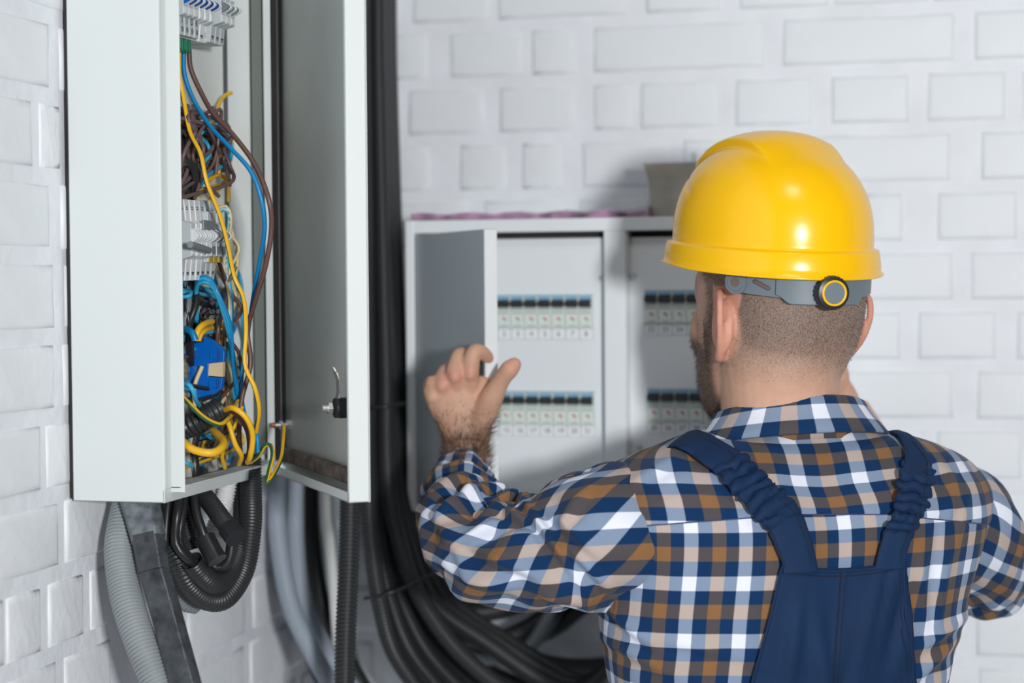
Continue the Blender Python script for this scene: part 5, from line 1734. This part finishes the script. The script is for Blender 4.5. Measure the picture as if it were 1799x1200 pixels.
def skin_mat():
    m = bpy.data.materials.new('skin'); m.use_nodes = True
    nt = m.node_tree; b = nt.nodes['Principled BSDF']
    b.inputs['Roughness'].default_value = 0.52
    b.inputs['Specular IOR Level'].default_value = 0.35
    b.inputs['Subsurface Weight'].default_value = 0.12
    b.inputs['Subsurface Radius'].default_value = (0.010, 0.004, 0.002)
    b.inputs['Subsurface Scale'].default_value = 0.5
    tc = nt.nodes.new('ShaderNodeTexCoord')

    def mixc(prev, col, fac):
        mx = nt.nodes.new('ShaderNodeMix'); mx.data_type = 'RGBA'
        if hasattr(prev, 'is_linked'): nt.links.new(prev, mx.inputs[6])
        else: mx.inputs[6].default_value = (*prev, 1)
        mx.inputs[7].default_value = (*col, 1)
        nt.links.new(fac, mx.inputs[0]); return mx.outputs[2]

    def noi(scale, lo, hi, detail=3):
        n = nt.nodes.new('ShaderNodeTexNoise'); n.inputs['Scale'].default_value = scale; n.inputs['Detail'].default_value = detail
        nt.links.new(tc.outputs['Object'], n.inputs['Vector'])
        r = nt.nodes.new('ShaderNodeMapRange'); r.inputs[1].default_value = lo; r.inputs[2].default_value = hi
        nt.links.new(n.outputs['Fac'], r.inputs[0]); return r.outputs[0], n.outputs['Fac']

    def att(nm):
        a = nt.nodes.new('ShaderNodeAttribute'); a.attribute_name = nm; return a.outputs['Fac']

    def mul(a, b_, k=None):
        x = nt.nodes.new('ShaderNodeMath'); x.operation = 'MULTIPLY'
        nt.links.new(a, x.inputs[0])
        if k is None: nt.links.new(b_, x.inputs[1])
        else: x.inputs[1].default_value = k
        return x.outputs[0]
    base = (0.62, 0.375, 0.262)
    blot, _ = noi(60, .35, .65)
    c = mixc(base, (0.56, 0.31, 0.22), mul(blot, None, .6))
    c = mixc(c, (0.66, 0.24, 0.18), mul(att('red_mask'), None, .75))
    # skin under clipped hair is ashier, speckled
    spk, spf = noi(900, .42, .60, 1)
    c = mixc(c, (0.27, 0.205, 0.17), mul(att('hair_mask'), None, .85))
    c = mixc(c, (0.085, 0.055, 0.045), mul(mul(att('hair_mask'), spk), None, .55))
    spk2, _ = noi(1000, .40, .58, 1)
    c = mixc(c, (0.16, 0.10, 0.075), mul(att('beard_mask'), None, .75))
    c = mixc(c, (0.03, 0.02, 0.016), mul(mul(att('beard_mask'), spk2), None, .7))
    c = mixc(c, (0.30, 0.18, 0.12), mul(att('arm_mask'), None, .75))
    nt.links.new(c, b.inputs['Base Color'])
    bp = nt.nodes.new('ShaderNodeBump'); bp.inputs['Strength'].default_value = 0.25; bp.inputs['Distance'].default_value = 0.0006
    nt.links.new(spf, bp.inputs['Height']); nt.links.new(bp.outputs[0], b.inputs['Normal'])
    return m


bme.materials.clear(); bme.materials.append(skin_mat())
bme.transform(Matrix.Translation(-Vector(man.location)))
body = bpy.data.objects.new('body', bme); body.parent = man; COL.objects.link(body)
for p in bme.polygons: p.use_smooth = True


# clipped hair, beard and forearm hair as real short strands
def strands(name, weight, n, length, width, m, lean, label=None, seed=1, jit=.6):
    rng = np.random.default_rng(seed)
    wgt = np.clip(weight, 0, None).copy(); wgt[wgt < .03] = 0
    pr = wgt / wgt.sum()
    ids = rng.choice(len(co), n, p=pr)
    base_ = co[ids] + rng.normal(0, .0008, (n, 3))
    nn = nm[ids]
    d = nn * .75 + lean[None, :] + rng.normal(0, jit * .3, (n, 3)); d /= np.linalg.norm(d, axis=1)[:, None]
    sd_v = np.cross(d, rng.normal(0, 1, (n, 3))); sd_v /= np.linalg.norm(sd_v, axis=1)[:, None]
    Ln = length * rng.uniform(.6, 1.3, n)[:, None]
    a = base_ - d * .0006 + sd_v * width / 2; b_ = base_ - d * .0006 - sd_v * width / 2
    c3 = base_ + d * Ln + lean[None, :] * Ln * .3
    v = np.stack([a, b_, c3], 1).reshape(-1, 3) - np.array(man.location)
    me = bpy.data.meshes.new(name)
    me.from_pydata(v.tolist(), [], [(3 * i, 3 * i + 1, 3 * i + 2) for i in range(n)])
    me.materials.append(m)
    o = bpy.data.objects.new(name, me); o.parent = man; COL.objects.link(o)
    o['kind'] = 'stuff'
    if label: o['label'] = label
    return o


M_HAIR = mat('dark_brown_hair', (0.045, 0.030, 0.024), 0.5)
M_AH = mat('brown_arm_hair', (0.09, 0.05, 0.03), 0.5)
vis = (hz < .075)
strands('hair', hair ** 1.6 * vis, 16000, .0022, .00022, M_HAIR, -ZV * .45, 'dark brown hair clipped very short')
strands('beard', beard, 8000, .0038, .00028, M_HAIR, -ZV * .5, 'short dark beard along the jaw', seed=2)
strands('arm_hair', armh * (co[:, 0] < .9), 3600, .011, .00030, M_AH, ZV * .5 + RGT * .2, 'dark hair on the wrist and forearm', seed=3)
# eyes and brows
M_EYE = mat('eye_white', (0.8, 0.8, 0.78), 0.2)
M_IRIS = mat('brown_iris', (0.06, 0.03, 0.015), 0.2)
for s in (-1, 1):
    mb = MB()
    rg_ = []
    for t_ in np.linspace(0.05, math.pi - .05, 12):
        rg_.append([HL(s * .032 + .0118 * math.sin(t_) * math.cos(q), .0855 + .0118 * math.cos(t_), .018 + .0118 * math.sin(t_) * math.sin(q)) for q in np.linspace(0, 2 * math.pi, 16, endpoint=False)])
    mb.loft(rg_, 0)
    c = HL(s * .032, .0968, .018)
    mb.disc(c, HF, .005, .0012, 1, seg=16)
    mb.build('eye', [M_EYE, M_IRIS], man)
    mb = MB()
    sweep(mb, crom([HL(s * .014, .100, .036), HL(s * .032, .099, .041), HL(s * .050, .088, .036)], .003), np.interp(np.linspace(0, 1, len(crom([HL(s * .014, .100, .036), HL(s * .032, .099, .041), HL(s * .050, .088, .036)], .003))), [0, .4, 1], [.003, .0035, .0015]), 8)
    mb.build('eyebrow', M_HAIR, man)

# ------------------------------------------------------------------ helmet
HTILT = R_(-5)
HC = px(1355, 427, 1.92)
M_HEL = mat('yellow_helmet_plastic', srgb(248, 190, 0), 0.26, coat=0.10, spec=0.4)
M_HGR = mat('grey_headband_plastic', srgb(104, 116, 124), 0.45)


def HH(x, y, z):
    a = HTILT
    y2 = y * math.cos(a) + z * math.sin(a)
    z2 = z * math.cos(a) - y * math.sin(a)
    return HC + HS * x + HF * y2 + ZV * z2


hel = thing('hard_hat', tuple(HC), 'yellow safety helmet worn by the man, with a grey ratchet headband', 'helmet')
NP_ = 160
dome = []
LA, LB, HGT = .1210, .0985, .1100
smf = lambda a, b, x: float(np.clip((x - a) / (b - a), 0, 1) ** 2 * (3 - 2 * np.clip((x - a) / (b - a), 0, 1)))
for k in range(91):
    tt = k / 90
    ring = []
    for j in range(NP_):
        ph = 2 * math.pi * j / NP_
        s_ = math.sin(max(tt, .004) * math.pi / 2) ** 0.93
        x = LB * s_ * math.sin(ph); y = LA * s_ * math.cos(ph)
        z = HGT * (math.cos(tt * math.pi / 2) ** 0.82 if tt < 1 else 0)
        nrm_ = np.array([x / LB ** 2, y / LA ** 2, z / HGT ** 2]); nrm_ /= np.linalg.norm(nrm_) + 1e-9
        # raised crest with a sharp front lip
        crest = .0080 * smf(.049, .043, abs(x)) * smf(-.075, -.025, y) * (1 - smf(.080, .086, y))
        crest += 0
        # shallow side crease
        crease = -.0012 * math.exp(-((z - .055 - .35 * (y - .03)) / .004) ** 2) * smf(.0, .03, y) * smf(.04, .06, abs(x))
        p = np.array([x, y, z]) + nrm_ * (crest + crease)
        ring.append(HH(*p))
    dome.append(ring)
# rim: step out, band, flared lip, then back up inside


def rim(off, z, fl_=0.0, pk=0.0):
    r = []
    for j in range(NP_):
        ph = 2 * math.pi * j / NP_
        c_, s_ = math.cos(ph), math.sin(ph)
        front = max(0, c_) ** 2
        dz = z * (.50 + .16 * (1 - c_) / 2)
        fall = -.006 * fl_ * (1 - smf(-.2, .75, c_)) - .008 * fl_ * smf(.0, .9, c_)
        L_ = off + pk * max(0, c_) ** 3
        r.append(HH((LB + off) * s_ * (1 - .05 * pk / .03 * front if pk else 1), (LA) * c_ + L_ * c_, dz + fall))
    return r


outer = [rim(.0008, -.002), rim(.0055, -.0035), rim(.0062, -.006), rim(.0085, -.022, .7), rim(.0085, -.029, 1, .006), rim(.0112, -.0315, 1, .028), rim(.0116, -.0335, 1, .034), rim(.0105, -.0350, 1, .032), rim(.0070, -.0335, 1, .010), rim(.0040, -.026, .8), rim(-.001, -.004)]
inner = [[HC + (np.array(p) - HC) * .972 for p in dome[i]] for i in range(90, -1, -6)]
mb = MB()
mb.loft(dome + outer + inner, 0, caps=(True, True))
shell = mb.build('shell', M_HEL, hel)
# ribs on the front lip of the crest
for xx in ():
    mb = MB()
    y_ = .0535
    zz_ = HGT * math.sqrt(max(0, 1 - (xx / LB) ** 2 - (y_ / LA) ** 2)) + .006
    a_, b_ = HH(xx, y_ - .002, zz_ + .001), HH(xx, y_ + .005, zz_ - .004)
    sweep(mb, np.array([a_, (a_ + b_) / 2, b_]), .0011, 6)
    mb.build('crest_rib', M_HEL, hel)
# headband: two overlapping grey straps with the ratchet knob
BA, BB = .1120, .0885


def band_pt(ph, off, z): return HH(.003 + (BB + off) * math.sin(ph), -.008 + (BA + off) * math.cos(ph), z + .009)


def strap_band(p0, p1, zt, zb, off, th, name, holes=None):
    n = 70
    mb = MB()
    rr = []
    for i in range(n + 1):
        f = i / n
        ph = p0 + (p1 - p0) * f
        a_, b_ = zt(f), zb(f)
        rr.append([band_pt(ph, off, a_), band_pt(ph, off + th, a_), band_pt(ph, off + th, b_), band_pt(ph, off, b_)])
    mb.loft(rr, smooth=False)
    return mb.build(name, M_HGR, hel, bevel=.0005)


PI = math.pi
# angles: pi = back; left ear side is ph ~ 1.5 pi (x negative)
kp = PI + .14
strap_band(PI - .75, PI + 1.10, lambda f: -.034, lambda f: -.0545 - .004 * math.sin(PI * f), 0, .0022, 'headband')
strap_band(PI - .40, PI + .66, lambda f: -.032, lambda f: -.0545 - .0085 * smf(0, .12, f) * (1 - smf(.85, 1, f)), .0024, .003, 'ratchet_housing')
mb = MB()
c = band_pt(PI + 1.08, .0012, -.0445)
nb_ = np.array(band_pt(PI + 1.08, .01, -.0445)) - np.array(band_pt(PI + 1.08, 0, -.0445)); nb_ /= np.linalg.norm(nb_)
mb.disc(c, nb_, .0125, .0030, 0, seg=28); mb.disc(c + nb_ * .003, nb_, .0095, .0012, 0, seg=28, r2=.0088)
mb.disc(c + nb_ * .0043, nb_, .0048, .0004, 1, seg=24)
mb.build('pivot_boss', [M_HGR, mat('boss_hole', (0.16, 0.11, 0.09), .7)], hel)
mb = MB()
sl_ = [band_pt(PI + .90 - .02 * k, .0024, -.0415 - .0009 * k) for k in range(10)]
sweep(mb, crom(sl_, .002), np.array([.0008] + [.0022] * (len(crom(sl_, .002)) - 2) + [.0008]), 8, squash=1.0)
mb.build('strap_slot', mat('slot_shadow', (0.14, 0.10, 0.085), .8), hel)
kc = np.array(band_pt(kp - .02, .0054, -.0500))
kn = -HF * .94 + ZV * -.06 - HS * 0.18; kn /= np.linalg.norm(kn)
KP = thing  # noqa
mb = MB()
q_ = Vector(kn).to_track_quat('Z', 'Y').to_matrix()
rgk = []
for (r_, h_) in [(.0160, 0), (.0172, .002), (.0172, .011), (.0160, .0135), (.0128, .0145)]:
    ring = []
    for j in range(96):
        a_ = 2 * PI * j / 96
        r2_ = r_ - (.0007 if (j % 4 < 2 and .001 < h_ < .012) else 0)
        ring.append(Vector(kc) + q_ @ Vector((r2_ * math.cos(a_), r2_ * math.sin(a_), h_)))
    rgk.append(ring)
mb.loft(rgk, smooth=False)
knob = mb.build('ratchet_knob', M_BLACKP, hel)
knob['label'] = 'black ratchet knob with a yellow ring'
mb = MB()
mb.loft([[Vector(kc) + q_ @ Vector((r_ * math.cos(a_), r_ * math.sin(a_), h_)) for a_ in np.linspace(0, 2 * PI, 48, endpoint=False)] for r_, h_ in [(.0128, .0143), (.0128, .0156), (.0108, .0156), (.0108, .0143)]], caps=(False, False))
mb.build('yellow_ring', M_HEL, knob)
mb = MB(); mb.disc(Vector(kc) + Vector(kn) * .0143, kn, .0106, .0008, 0, seg=40); mb.build('grey_disc', M_HGR, knob)
